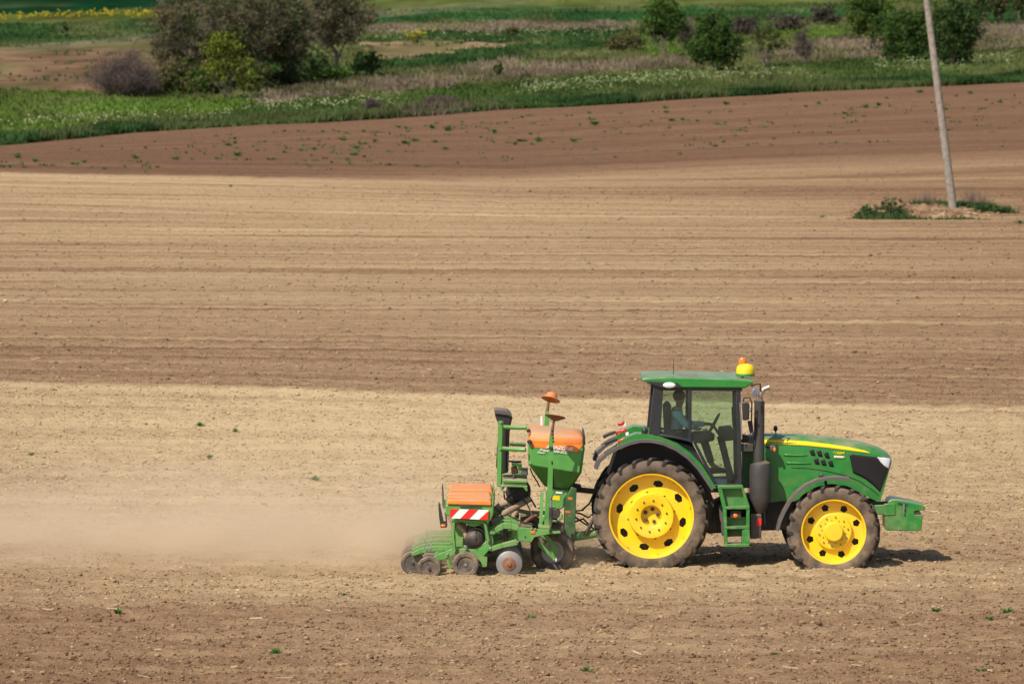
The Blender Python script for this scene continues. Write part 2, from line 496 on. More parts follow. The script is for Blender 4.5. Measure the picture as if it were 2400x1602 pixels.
# strips of the field from near to far: rows in the photograph at five columns, and how dry (pale) the soil is there
STRIPS = [
    ((1700, 1700, 1700, 1700, 1700), (.34, .42, .46, .44, .36), 0.1),
    ((1560, 1560, 1560, 1560, 1560), (.34, .46, .52, .48, .40), 0.1),
    ((1470, 1466, 1462, 1460, 1458), (.38, .48, .56, .52, .44), 0.1),
    ((1412, 1408, 1404, 1402, 1402), (.44, .52, .58, .54, .48), 0.05),
    ((1390, 1386, 1384, 1382, 1380), (.60, .76, .82, .72, .60), 0.0),
    ((1352, 1350, 1350, 1350, 1350), (.56, .66, .72, .64, .56), 0.0),
    ((1270, 1270, 1270, 1270, 1270), (.62, .74, .78, .68, .60), 0.0),
    ((1120, 1120, 1120, 1120, 1120), (.74, .90, .96, .84, .74), 0.0),
    ((1000, 1005, 1010, 1012, 1014), (.84, .98, 1.02, .94, .82), 0.0),
    ((902, 913, 934, 948, 958), (.86, .98, 1.04, .98, .82), 0.0),
    ((896, 906, 927, 940, 950), (.42, .45, .49, .47, .41), 0.35),
    ((800, 806, 812, 816, 820), (.46, .50, .52, .52, .45), 0.25),
    ((720, 722, 724, 726, 728), (.58, .62, .62, .58, .51), 0.05),
    ((600, 602, 604, 606, 608), (.58, .62, .60, .54, .47), 0.0),
    ((500, 510, 518, 520, 520), (.62, .67, .67, .58, .44), 0.0),
    ((452, 462, 474, 478, 478), (.64, .69, .68, .60, .42), 0.0),
    ((432, 443, 455, 458, 458), (.66, .70, .50, .36, .30), 0.1),
    ((418, 430, 442, 440, 438), (.68, .71, .54, .36, .30), 0.1),
    ((407, 419, 432, 424, 418), (.68, .71, .64, .52, .44), 0.0),
    ((400, 411, 421, 398, 378), (.12, .14, .58, .56, .48), 0.4),
    ((392, 402, 408, 380, 362), (.08, .10, .30, .38, .34), 0.8),
    ((372, 384, 392, 366, 348), (.06, .08, .12, .14, .16), 0.9),
    ((342, 296, 258, 222, 192), (.12, .14, .16, .16, .14), 1.0),
]
S_ROWS = np.array([s[0] for s in STRIPS], float)
S_TONE = np.array([s[1] for s in STRIPS], float)
S_RED = np.array([s[2] for s in STRIPS], float)
S_V = np.array([G(1200, max(min(r, 1602), 0)).y if r <= 1602 else -19.0 for r in S_ROWS[:, 2]])

def soil_attrs(X, Y):
    """how dry, how red, and the running coordinate across the drill rows"""
    px, row = project(X, Y, land(X, Y))
    px = np.clip(np.where(Y < -45, 1200, px), -500, 2900); row = np.where(Y < -45, 1700, np.clip(row, -50, 1700))
    c = np.clip(px, 0, 2399.9) / 600.0
    i = np.floor(c).astype(int); f = c - i
    rows = S_ROWS[:, i] * (1 - f) + S_ROWS[:, i + 1] * f        # strips x points
    tones = S_TONE[:, i] * (1 - f) + S_TONE[:, i + 1] * f
    rag = 2.2 * (vnoise(X / 0.9, Y / 3.0, 8) - 0.5) + 1.6 * (vnoise(X / 0.25, Y / 1.0, 9) - 0.5)
    row = row + rag
    tone = np.empty_like(row); red = np.empty_like(row); v = np.empty_like(row)
    done = np.zeros(row.shape, bool)
    tone[:] = tones[-1]; red[:] = 1.0; v[:] = S_V[-1]
    for k in range(len(STRIPS) - 1):
        a = rows[k]; b = rows[k + 1]
        m = (~done) & (row > b)
        u = np.clip((a[m] - row[m]) / np.maximum(a[m] - b[m], 1e-3), 0, 1)
        tone[m] = tones[k][m] * (1 - u) + tones[k + 1][m] * u
        red[m] = S_RED[k] * (1 - u) + S_RED[k + 1] * u
        v[m] = S_V[k] * (1 - u) + S_V[k + 1] * u
        done |= m
    v = np.where(Y < -19, Y, v)
    return tone, red, v

EDGE_PX = [(0, 342), (300, 313), (600, 293), (900, 279), (1100, 263), (1500, 241), (1900, 216), (2400, 193)]
_e = [G(*p) for p in EDGE_PX]
EX = np.array([-400, -120] + [p.x for p in _e] + [120, 400.0]); EY = np.array([215, 225] + [p.y for p in _e] + [395, 410.0])
def edge_y(X): return np.interp(X, EX, EY) + 1.2 * (vnoise(np.asarray(X) / 3.0, np.asarray(X) * 0 + 1.5, 6) - 0.5)

ts = np.concatenate([np.linspace(-220, -30, 30, endpoint=False), np.linspace(-30, -12, 40, endpoint=False), np.linspace(-12, 12, 260, endpoint=False),
                     np.linspace(12, 30, 40, endpoint=False), np.linspace(30, 220, 31)])
FAN = 300.0
def fan_x(t, Y): return t * (Y + FAN) / FAN

def furrows(X, Y, v):
    fade = np.clip(1 - (Y - 30) / 140.0, 0.15, 1)
    z = 0.030 * (vnoise(X / 7.0, v / 0.33, 12) - 0.5) + 0.055 * (vnoise(X / 14.0, v / 1.3, 13) - 0.5)
    z += 0.070 * (vnoise(X / 0.30, Y / 0.30, 14) - 0.5) + 0.055 * (vnoise(X / 0.12, Y / 0.12, 15) - 0.5)
    return z * fade
def field_z(X, Y):
    t, r, v = soil_attrs(np.atleast_1d(X).astype(float), np.atleast_1d(Y).astype(float))
    return land(X, Y) + furrows(X, Y, v)

def grid_faces(nr, nc):
    a = (np.arange(nr - 1)[:, None] * nc + np.arange(nc - 1)[None, :]).ravel()
    return np.stack([a, a + 1, a + nc + 1, a + nc], 1)

ys_near = np.concatenate([np.linspace(-160, -18, 24, endpoint=False), np.arange(-18, 14, 0.13), np.arange(14, 60, 0.3), np.arange(60, 200, 0.9)])
n_far = 110
Y0 = np.repeat(ys_near[:, None], len(ts), 1)
X0 = fan_x(ts[None, :], Y0)
Xe = fan_x(ts, 300.0)
for _ in range(12): Xe = fan_x(ts, edge_y(Xe))
YE = edge_y(Xe)
s = np.linspace(0, 1, n_far + 1)
Y1 = 200 + s[:, None] * (YE - 200)[None, :]
X1 = fan_x(ts[None, :], Y1)
FX = np.concatenate([X0, X1]).ravel(); FY = np.concatenate([Y0, Y1]).ravel()
tone, red, vv = soil_attrs(FX, FY)
FZ = land(FX, FY) + furrows(FX, FY, vv)
field = np_mesh('tilled_field', np.c_[FX, FY, FZ], grid_faces(len(ys_near) + n_far + 1, len(ts)), M['soil'],
                {'tone': tone, 'red': red, 'row_v': vv}, smooth=True)
tag(field, 'broad brown tilled field striped with pale and dark drill rows', 'field', kind='structure')

# --- the land beyond the field edge, coloured patch by patch
G1 = (0.086, 0.142, 0.024); G2 = (0.032, 0.068, 0.020); G3 = (0.006, 0.032, 0.013); OL = (0.104, 0.114, 0.042)
DRY = (0.185, 0.146, 0.100); BRN = (0.150, 0.092, 0.056); TAN = (0.260, 0.175, 0.098); YEL = (0.075, 0.085, 0.02); CROP = (0.032, 0.088, 0.026); YG = (0.078, 0.098, 0.024)
PATCHES = [
    (OL, [(-900, -400), (3300, -400), (3300, 500), (-900, 500)]),
    (YG, [(860, -60), (3000, -60), (2420, 8), (1600, 20), (1200, 22), (860, 12)]),
    (CROP, [(860, 36), (1000, 22), (1250, 14), (1500, 18), (2000, 12), (2000, 40), (1600, 46), (1480, 50), (1200, 46), (870, 54)]),
    (DRY, [(870, 56), (1100, 52), (1480, 50), (1480, 62), (1200, 74), (870, 76)]),
    (G2, [(870, 76), (1200, 74), (1490, 66), (1480, 88), (1200, 99), (860, 100)]),
    (TAN, [(850, 99), (1200, 97), (1180, 110), (1060, 124), (960, 136), (850, 144)]),
    (G2, [(850, 144), (960, 136), (1150, 112), (1300, 94), (1490, 92), (1500, 112), (1250, 138), (1000, 162), (840, 178)]),
    (DRY, [(540, 238), (700, 205), (880, 188), (1000, 166), (1250, 136), (1400, 132), (1500, 140), (1640, 132), (1640, 158), (1300, 176), (1000, 208), (800, 224), (600, 244)]),
    (OL, [(1240, 132), (1500, 112), (1640, 120), (1640, 134), (1500, 140), (1300, 150), (1180, 152)]),
    (G1, [(1490, 96), (1640, 88), (1640, 128), (1500, 134)]),
    (G1, [(1710, 78), (2010, 52), (2010, 78), (1720, 108)]),
    (G2, [(1700, 40), (1980, 34), (1960, 60), (1700, 84)]),
    (DRY, [(1760, 128), (2000, 84), (2070, 78), (2090, 134), (1830, 146)]),
    (DRY, [(2260, 58), (2900, 30), (2900, 96), (2280, 114)]),
    (G2, [(2250, 2), (2900, -20), (2900, 34), (2270, 56)]),
    ((0.060, 0.096, 0.024), [(1640, 158), (1900, 150), (2300, 118), (2900, 96), (2900, 200), (1640, 250)]),
    ((0.060, 0.096, 0.024), [(500, 262), (800, 226), (1100, 204), (1640, 160), (1640, 250), (500, 320)]),
    (G3, [(-900, -300), (560, -300), (500, 18), (300, 28), (0, 36), (-900, 50)]),
    (YEL, [(-900, 50), (0, 36), (150, 30), (420, 22), (500, 30), (400, 44), (200, 52), (0, 54), (-900, 66)]),
    (G2, [(-900, 64), (0, 54), (200, 51), (400, 43), (520, 30), (520, 90), (380, 90), (0, 110), (-900, 150)]),
    (BRN, [(-900, 150), (0, 110), (200, 98), (380, 88), (460, 90), (460, 220), (200, 216), (0, 213), (-900, 220)]),
    (G1, [(-900, 220), (0, 213), (200, 216), (280, 222), (460, 226), (600, 236), (540, 262), (250, 292), (0, 320), (-900, 360)]),
]
def inside(px, py, poly):
    r = np.zeros(px.shape, bool); n = len(poly)
    for i in range(n):
        x1, y1 = poly[i]; x2, y2 = poly[(i + 1) % n]
        if y1 == y2: continue
        m = ((y1 > py) != (y2 > py)) & (px < (x2 - x1) * (py - y1) / (y2 - y1) + x1)
        r ^= m
    return r
def patch_of(X, Y):
    px, row = project(X, Y, land(X, Y))
    px = px + 60 * (vnoise(X / 2.2, Y / 6.0, 21) - 0.5); row = row + 11 * (vnoise(X / 1.8, Y / 3.0, 22) - 0.5) + 4 * (vnoise(X / 6, Y / 9, 23) - 0.5)
    idx = np.zeros(px.shape, int)
    for k, (c, poly) in enumerate(PATCHES): idx[inside(px, row, poly)] = k
    return idx
P_COL = np.array([c for c, _ in PATCHES])
def ground_colour(X, Y):
    c = P_COL[patch_of(X, Y)]
    k = (0.72 + 0.56 * vnoise(X / 4.0, Y / 14.0, 24)) * (0.8 + 0.4 * vnoise(X / 1.3, Y / 7.0, 25))
    w = np.clip(1.8 * (vnoise(X / 5, Y / 14, 26) - 0.45), 0, 0.7)[:, None]
    return (c * (1 - w) + np.array(OL) * w) * k[:, None]

steps = np.concatenate([np.linspace(0, 60, 110), 60 + np.cumsum(np.linspace(0.6, 3.2, 130)), [330, 380, 450, 560, 700, 900, 1200, 1600]])
YM = YE[None, :] + steps[:, None]
XM = fan_x(ts[None, :], YM)
# towards the far rows every column ends on one straight line
MX = XM.ravel(); MY = YM.ravel(); MZ = land(MX, MY)
mcol = ground_colour(MX, MY)
mf = grid_faces(len(steps), len(ts))
pid = patch_of(MX, MY)[mf[:, 0]]
ZONES = [('meadow', None, 'patchy green and straw coloured meadow rising behind the tilled field'),
         ('fallow_field', (20,), 'bare brown field at upper left beside the tree clump'),
         ('stubble_field', (5,), 'narrow pale tan field beyond the tree with the bare trunk'),
         ('crop_field', (17,), 'dark green crop field along the upper left edge')]
used = np.zeros(len(pid), bool)
for nm, ids, lab in ZONES[1:]:
    sel = np.isin(pid, ids); used |= sel
    fs = mf[sel]; uq, inv = np.unique(fs, return_inverse=True)
    o = np_mesh(nm, np.c_[MX, MY, MZ][uq], inv.reshape(-1, 4), M['meadow'], {'tint': mcol[uq]}, smooth=True)
    tag(o, lab, 'field', kind='structure')
fs = mf[~used]; uq, inv = np.unique(fs, return_inverse=True)
o = np_mesh('meadow', np.c_[MX, MY, MZ][uq], inv.reshape(-1, 4), M['meadow'], {'tint': mcol[uq]}, smooth=True)
tag(o, ZONES[0][2], 'meadow', kind='structure')

# ------------------------------------------------------------------ clods and straw on the tilled soil
OCT_V = np.array([(1, 0, 0), (-1, 0, 0), (0, 1, 0), (0, -1, 0), (0, 0, 1), (0, 0, -0.6)], float)
OCT_F = np.array([(0, 2, 4), (2, 1, 4), (1, 3, 4), (3, 0, 4), (2, 0, 5), (1, 2, 5), (3, 1, 5), (0, 3, 5)])
ICO_V = []
_p = (1 + 5 ** 0.5) / 2
for a in (-1, 1):
    for b in (-_p, _p): ICO_V += [(0, a, b), (a, b, 0), (b, 0, a)]
ICO_V = np.array(ICO_V, float) / math.hypot(1, _p)
import bmesh
_bm = bmesh.new(); [_bm.verts.new(p) for p in ICO_V]; _h = bmesh.ops.convex_hull(_bm, input=_bm.verts); _bm.verts.index_update()
ICO_F = np.array([[q.index for q in f.verts] for f in _bm.faces]); _bm.free()

def scatter_lumps(name, X, Y, rad, base_v, base_f, label, flat=0.62, lift=0.15, tone_add=0.0):
    n = len(X); nv = len(base_v)
    t, r, v = soil_attrs(X, Y)
    Z = land(X, Y) + furrows(X, Y, v)
    jit = 1 + 0.55 * (rng.random((n, nv, 1)) - 0.5)
    ang = rng.random(n) * 6.283; ca, sa = np.cos(ang), np.sin(ang)
    P = base_v[None] * jit
    sx = 0.75 + 0.6 * rng.random(n)
    x = P[:, :, 0] * sx[:, None]; y = P[:, :, 1] / sx[:, None] ** 0.5; z = P[:, :, 2] * flat
    vx = (x * ca[:, None] - y * sa[:, None]) * rad[:, None] + X[:, None]
    vy = (x * sa[:, None] + y * ca[:, None]) * rad[:, None] + Y[:, None]
    vz = z * rad[:, None] + (Z + rad * lift)[:, None]
    vs = np.stack([vx, vy, vz], 2).reshape(-1, 3)
    fs = (base_f[None] + (np.arange(n) * nv)[:, None, None]).reshape(-1, 3)
    rp = lambda a: np.repeat(a, nv)
    tj = t + tone_add + 0.7 * (rng.random(n) - 0.5)
    o = np_mesh(name, vs, fs, M['soil'], {'tone': rp(tj), 'red': rp(r), 'row_v': rp(v)}, smooth=True)
    return tag(o, label, 'soil', kind='stuff')

def strewn(n, y0, y1, marg=1.4, power=1.0):
    Y = y0 + (y1 - y0) * rng.random(n) ** power
    half = 1200 * K * (Y - CAM_Y) * marg
    return (rng.random(n) * 2 - 1) * half, Y

n = 44000
X, Y = strewn(n, -17.5, 40, power=1.15)
keep = vnoise(X / 3.0, Y / 0.8, 31) + 0.5 * rng.random(n) > 0.42
X, Y = X[keep], Y[keep]
rad = 0.010 + 0.013 * rng.random(len(X)) + 0.030 * rng.random(len(X)) ** 9
scatter_lumps('soil_clods', X, Y, rad, ICO_V, ICO_F, 'loose crumbly soil clods strewn over the tilled ground')
X, Y = strewn(76000, -17.5, 60, power=1.1)
rad = 0.010 + 0.020 * rng.random(len(X)) ** 2
scatter_lumps('soil_grains', X, Y, rad, OCT_V, OCT_F, 'fine soil crumbs between the clods of the tilled ground', tone_add=-0.05)
X, Y = strewn(56000, 38, 190, power=0.85)
rad = 0.014 + 0.02 * rng.random(len(X)) + 0.05 * rng.random(len(X)) ** 14
Xc, Yc = strewn(22000, 185, 330, power=0.8); ok = Yc < edge_y(Xc) - 1; X = np.r_[X, Xc[ok]]; Y = np.r_[Y, Yc[ok]]; rad = np.r_[rad, (0.02 + 0.045 * rng.random(len(Xc)) ** 3)[ok]]
scatter_lumps('soil_crumbs', X, Y, rad, OCT_V, OCT_F, 'fine soil lumps across the middle of the tilled ground')

def straw(n, y0, y1):
    X, Y = strewn(n, y0, y1)
    t, r, v = soil_attrs(X, Y); Z = land(X, Y) + furrows(X, Y, v) + 0.018
    L = 0.015 + 0.11 * rng.random(n) ** 4; a = rng.normal(0, 0.7, n); w = 0.004 + 0.008 * rng.random(n) ** 2
    dx, dy = np.cos(a) * L, np.sin(a) * L
    tz = rng.normal(0, 0.12, n) * L
    vs = np.stack([np.stack([X - dx, Y - dy, Z - tz], 1), np.stack([X + dx, Y + dy, Z + tz], 1),
                   np.stack([X + dx, Y + dy, Z + tz + 2 * w], 1), np.stack([X - dx, Y - dy, Z - tz + 2 * w], 1)], 1).reshape(-1, 3)
    fs = (np.arange(n) * 4)[:, None] + np.arange(4)[None]
    c = np.array((0.50, 0.38, 0.24))[None] * (0.7 + 0.5 * rng.random((n, 1)))
    o = np_mesh('straw', vs, fs, M['blade'], {'tint': np.repeat(c, 4, 0)})
    tag(o, 'pale bits of straw scattered over the tilled soil', 'straw', kind='stuff')
straw(1700, -17, 60)

# ------------------------------------------------------------------ grass
def blades(name, X, Y, H, Wd, C, label, k=3, lean=0.35, cat='grass', zoff=0.0, Z=None, parent=None, origin=(0, 0, 0), kind='stuff', spread=0.5):
    n = len(X)
    if Z is None: Z = land(X, Y)
    X = np.repeat(X, k) + rng.normal(0, 1, n * k) * np.repeat(Wd, k) * spread
    Y = np.repeat(Y, k) + rng.normal(0, 1, n * k) * np.repeat(Wd, k) * spread
    Z = np.repeat(Z, k); H = np.repeat(H, k) * (0.6 + 0.6 * rng.random(n * k)); Wd = np.repeat(Wd, k) * 0.5
    C = np.repeat(C, k, 0) * (0.75 + 0.5 * rng.random((n * k, 1)))
    a = rng.random(n * k) * 6.283; l = rng.normal(0, lean, n * k) * H; b = rng.random(n * k) * 6.283
    v0 = np.stack([X - np.cos(a) * Wd, Y - np.sin(a) * Wd, Z - 0.03], 1); v1 = np.stack([X + np.cos(a) * Wd, Y + np.sin(a) * Wd, Z - 0.03], 1)
    v2 = np.stack([X + np.cos(b) * l, Y + np.sin(b) * l, Z + H], 1)
    vs = np.stack([v0, v1, v2], 1).reshape(-1, 3)
    fs = (np.arange(n * k) * 3)[:, None] + np.arange(3)[None]
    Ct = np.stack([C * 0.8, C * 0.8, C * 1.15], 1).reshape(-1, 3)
    o = np_mesh(name, vs, fs, M['blade'], {'tint': Ct}, parent=parent, origin=origin)
    return tag(o, label, cat, kind=kind) if kind else o

# open meadow
n = 74000
u = rng.random(n) ** 1.5
px = np.where(rng.random(n) < 0.75, rng.random(n) * 2700 - 150, rng.random(n) * 5200 - 1400)
Xb = (px - 1200) * K * (330 - CAM_Y); Yb = edge_y(Xb) + 2 + u * 240
Xb = (px - 1200) * K * (Yb - CAM_Y)
Yb = np.maximum(Yb, edge_y(Xb) + 1.5)
pi_ = patch_of(Xb, Yb)
bare = np.isin(pi_, (20, 5)); crop = np.isin(pi_, (17,))
keep = ~(bare & ((rng.random(n) > 0.16) | (vnoise(Xb / 3, Yb / 6, 45) < 0.6)))
Xb, Yb, pi_, bare, crop = Xb[keep], Yb[keep], pi_[keep], bare[keep], crop[keep]
Cb = ground_colour(Xb, Yb) * 1.05
Cb[bare] = np.array(G2) * 1.3
yel = (pi_ == 18) & (rng.random(len(Xb)) < 0.75) & (vnoise(Xb / 2.5, Yb / 8, 46) > 0.5); Cb[yel] = np.array((0.26, 0.22, 0.02))
Hb = 0.12 + 0.24 * rng.random(len(Xb)); Hb[crop] *= 0.7; Hb[np.isin(pi_, (7, 12, 13))] *= 1.5
Hb *= 1.0
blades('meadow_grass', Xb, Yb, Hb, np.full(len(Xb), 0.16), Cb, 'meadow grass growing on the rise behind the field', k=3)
# thick unmown bank along the field edge
n = 46000
Xk = np.where(rng.random(n) < 0.62, (rng.random(n) * 2 - 1) * 46, (rng.random(n) * 2 - 1) * 95)
dk = rng.random(n) ** 1.6 * 11.0
Yk = edge_y(Xk) + dk + 0.2
thick = np.clip(0.35 + 1.1 * vnoise(Xk / 5.0, Yk / 5.0, 41), 0.3, 1.2)
Ck = np.array(G2)[None] * (0.45 + 1.3 * vnoise(Xk / 2.0, Yk / 3, 42))[:, None]
g = (vnoise(Xk / 7, Yk / 7, 43) > 0.55)[:, None]; Ck = np.where(g, Ck * 0.5 + np.array(OL) * 0.55, Ck)
brown = np.exp(-((Xk + 5.2) / 3.0) ** 2) > rng.random(n) * 1.4
Ck[brown] = np.array((0.13, 0.095, 0.07))
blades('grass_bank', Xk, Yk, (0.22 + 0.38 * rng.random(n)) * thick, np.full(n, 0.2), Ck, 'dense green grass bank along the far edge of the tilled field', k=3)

def flowers(name, X, Y, Hh, c, label, size=0.05, k=3):
    n = len(X); Z = land(X, Y) + Hh
    X = np.repeat(X, k) + rng.normal(0, 0.14, n * k); Y = np.repeat(Y, k) + rng.normal(0, 0.14, n * k); Z = np.repeat(Z, k) + rng.normal(0, 0.08, n * k)
    N = n * k; s = size * (0.6 + 0.9 * rng.random(N)); a = rng.random(N) * 6.283
    vs = []
    for q in range(4):
        t = a + q * math.pi / 2
        vs.append(np.stack([X + np.cos(t) * s, Y + np.sin(t) * s * 0.8, Z + np.sin(t) * s * 0.7], 1))
    vs = np.stack(vs, 1).reshape(-1, 3); fs = (np.arange(N) * 4)[:, None] + np.arange(4)[None]
    C = np.array(c)[None] * (0.7 + 0.5 * rng.random((N, 1)))
    o = np_mesh(name, vs, fs, M['blade'], {'tint': np.repeat(C, 4, 0)})
    tag(o, label, 'flowers', kind='stuff')
def along(pairs, n, jx, jy):
    P = []
    for (a, b, w) in pairs:
        for _ in range(int(n * w)):
            t = rng.random(); P.append((a[0] + (b[0] - a[0]) * t + rng.normal(0, jx), a[1] + (b[1] - a[1]) * t + rng.normal(0, jy)))
    Q = [G(*p) for p in P]
    return np.array([q.x for q in Q]), np.array([q.y for q in Q])
X, Y = along([((0, 302), (250, 284), .20), ((200, 288), (560, 270), .18), ((570, 258), (930, 246), .45), ((1220, 216), (1600, 186), .75), ((1560, 186), (1900, 176), .35),
              ((2050, 160), (2400, 140), .55), ((890, 86), (1480, 80), .5)], 300, 18, 8)
flowers('white_flowers', X, Y, 0.42, (0.27, 0.29, 0.15), 'pale umbel flowers among the tall grass of the bank', 0.05, k=2)
X, Y = along([((0, 46), (480, 34), 1.0), ((960, 92), (990, 84), 0.12), ((1150, 4), (1500, 8), .25)], 170, 14, 4)
flowers('yellow_flowers', X, Y, 0.45, (0.26, 0.22, 0.015), 'yellow flower strip below the dark crop field', 0.08)

# ------------------------------------------------------------------ trees and shrubs
def leaf_cloud(centers, radii, per, size, cols, squash=0.8, slim=0.55):
    """leaf-sized faces gathered in clumps; every clump has its own shade of leaf"""
    n = len(centers); N = n * per
    c = np.repeat(centers, per, 0)
    d = rng.normal(0, 1, (N, 3)); d /= np.linalg.norm(d, axis=1, keepdims=True) + 1e-6
    r = np.repeat(radii, per) * rng.random(N) ** 0.55
    p = c + d * r[:, None] * np.array((1, 1, squash))
    a = rng.normal(0, 1, (N, 3)); a /= np.linalg.norm(a, axis=1, keepdims=True)
    b = np.cross(a, rng.normal(0, 1, (N, 3))); b /= np.linalg.norm(b, axis=1, keepdims=True) + 1e-6
    s = (size * (0.55 + 0.9 * rng.random(N)))[:, None]
    vs = np.stack([p - a * s, p + b * s * slim, p + a * s, p - b * s * slim], 1).reshape(-1, 3)
    fs = (np.arange(N) * 4)[:, None] + np.arange(4)[None]
    ck = np.asarray(cols)[rng.integers(0, len(cols), n)] * (0.72 + 0.56 * rng.random((n, 1)))
    C = np.repeat(ck, per, 0) * (0.75 + 0.5 * rng.random((N, 1)))
    return vs, fs, np.repeat(C, 4, 0)

def limbs(mb, p, d, length, r, depth, out, kink=0.22, split=(2, 3), spread=0.55, up=0.12, seg=3):
    pts = [p]; rs = [r]
    for i in range(seg):
        d = (d + Vector((rnd.gauss(0, kink), rnd.gauss(0, kink), rnd.gauss(0, kink * 0.6) + up))).normalized()
        p = p + d * (length / seg); pts.append(p); rs.append(r * (1 - 0.42 * (i + 1) / seg))
    mb.tube(pts, rs, n=5 if depth > 1 else 3, caps=False)
    out += pts[1:]
    if depth <= 0: return
    for k in range(rnd.randint(*split)):
        q = pts[rnd.randint(max(1, seg - 1), seg)]
        nd_ = (d + Vector((rnd.gauss(0, spread), rnd.gauss(0, spread), rnd.gauss(0.05, spread * 0.6)))).normalized()
        limbs(mb, q, nd_, length * rnd.uniform(0.55, 0.8), rs[-1] * rnd.uniform(0.6, 0.85), depth - 1, out, kink, split, spread, up, seg)

def tree(name, label, px, row, h, w, cols, per=26, clumps=120, leaf=0.13, stems=1, depth=3, trunk_r=0.12, low=0.18, bare=False,
         cat='tree', group=None, lobes=5, twig=False, split=(2, 3), spread=0.55, stem_lean=0.25, depth_y=None, trunk_frac=0.33, sprays=0):
    b = G(px, row); base = b - Vector((0, 0, 0.08))
    root = empty(name, b); tag(root, label, cat, group)
    mb = MB(); ends = []
    for k in range(stems):
        a = rnd.random() * 6.283
        d = Vector((math.cos(a) * stem_lean * (stems > 1 or 0.3), math.sin(a) * stem_lean * (stems > 1 or 0.3), 1)).normalized()
        off = Vector((math.cos(a), math.sin(a), 0)) * (0.0 if stems == 1 else trunk_r * 1.6 * rnd.random())
        limbs(mb, base + off, d, h * trunk_frac * rnd.uniform(0.85, 1.1), trunk_r * rnd.uniform(0.8, 1.1), depth, ends, split=split, spread=spread)
    # keep limbs within the crown's outline
    for v in mb.v:
        t = (v.z - base.z) / h
        if t > 0.98: v.z = base.z + h * (0.98 - 0.25 * (t - 0.98))
        dx, dy = v.x - base.x, v.y - base.y
        rr = math.hypot(dx, dy); lim = w * 0.5
        if rr > lim: v.x = base.x + dx * lim / rr; v.y = base.y + dy * lim / rr
    mb.build('trunk', M['twig'] if twig else M['bark'], root, smooth=60)
    twigs = bare
    if bare: cols = [(0.125, 0.092, 0.082), (0.10, 0.076, 0.07), (0.15, 0.112, 0.095)]; per = int(per * 1.3)
    wy = depth_y or w
    lob = []
    for k in range(lobes):
        a = rnd.random() * 6.283; q = rnd.random()
        lz = h * (low + (1 - low) * rnd.uniform(0.12, 0.82))
        sh = 1.15 - abs((lz / h - 0.45)) * 0.8
        lob.append((Vector((math.cos(a) * w * 0.27 * q * sh, math.sin(a) * wy * 0.27 * q * sh, lz)), w * rnd.uniform(0.26, 0.38), h * rnd.uniform(0.16, 0.25)))
    lob.append((Vector((0, 0, h * (low + 0.45 * (1 - low)))), w * 0.40, h * 0.36 * (1 - low) * 1.2))
    cs = []
    while len(cs) < clumps:
        l = lob[rnd.randrange(len(lob))] if rnd.random() < 0.62 else lob[-1]
        d = Vector((rnd.gauss(0, 1), rnd.gauss(0, 1), rnd.gauss(0, 1))).normalized() * rnd.random() ** 0.4
        p = l[0] + Vector((d.x * l[1], d.y * l[1] * wy / w, d.z * l[2]))
        if p.z < h * low * rnd.uniform(0.7, 1.1) or p.z > h * 1.03: continue
        cs.append(tuple(base + p))
    cs = np.array(cs); rad = w * (0.045 + 0.075 * rng.random(len(cs)))
    vs, fs, C = leaf_cloud(cs, rad * (1.5 if bare else 1), per, 0.30 if bare else leaf, cols, slim=0.035 if bare else 0.55)
    np_mesh('twigs' if bare else 'crown', vs, fs, M['leaf'], {'tint': C}, parent=root, origin=b)
    if sprays:
        sc = cs[rng.integers(0, len(cs), sprays)] + rng.normal(0, 0.25, (sprays, 3))
        vs, fs, C = leaf_cloud(sc, np.full(sprays, w * 0.09), 22, 0.34, [(0.19, 0.155, 0.11), (0.15, 0.125, 0.09), (0.23, 0.19, 0.14)], slim=0.035)
        np_mesh('twigs', vs, fs, M['leaf'], {'tint': C}, parent=root, origin=b)
    return root

DKG = [(0.030, 0.062, 0.014), (0.044, 0.086, 0.018), (0.056, 0.096, 0.024)]
MDG = [(0.050, 0.102, 0.016), (0.074, 0.130, 0.022), (0.044, 0.088, 0.016)]
YLG = [(0.115, 0.140, 0.014), (0.15, 0.165, 0.02), (0.080, 0.11, 0.014)]
OLB = [(0.088, 0.092, 0.028), (0.112, 0.108, 0.036), (0.125, 0.104, 0.050), (0.066, 0.080, 0.024)]
GRB = [(0.115, 0.102, 0.070), (0.135, 0.115, 0.082), (0.075, 0.082, 0.036)]
# the clump at upper left, from its left edge
tree('bare_shrub', 'rounded purple grey leafless shrub at the left end of the tree clump', 292, 226, 3.7, 5.6, None, clumps=400, low=0.0, stems=40, depth=3, trunk_r=0.035, bare=True,
     cat='shrub', twig=True, stem_lean=0.75, split=(2, 3), trunk_frac=0.34)
tree('clump_tree', 'dull olive tree just right of the purple grey leafless shrub', 420, 214, 8.6, 5.4, OLB, clumps=340, per=26, leaf=0.10, stems=6, trunk_r=0.11, low=0.02, lobes=9, depth=4, sprays=240)
tree('clump_tree', 'tall dark olive tree standing behind the yellow green shrub', 545, 207, 10.0, 8.0, OLB + OLB + DKG, clumps=520, per=26, leaf=0.11, stems=6, trunk_r=0.14, low=0.02, lobes=12, depth=4, sprays=360)
tree('clump_tree', 'dark leafy tree between yellow green shrub and tree with bare forked trunk', 648, 199, 9.6, 6.2, DKG + OLB, clumps=440, per=28, leaf=0.11, stems=5, trunk_r=0.13, low=0.0, lobes=10, depth=4, sprays=220)
tree('leafy_shrub', 'bright yellow green shrub in front of the dark tree clump', 532, 234, 5.0, 4.6, YLG, clumps=190, per=24, leaf=0.10, stems=7, trunk_r=0.05, low=0.22, depth=3, cat='shrub', lobes=6, stem_lean=0.5)
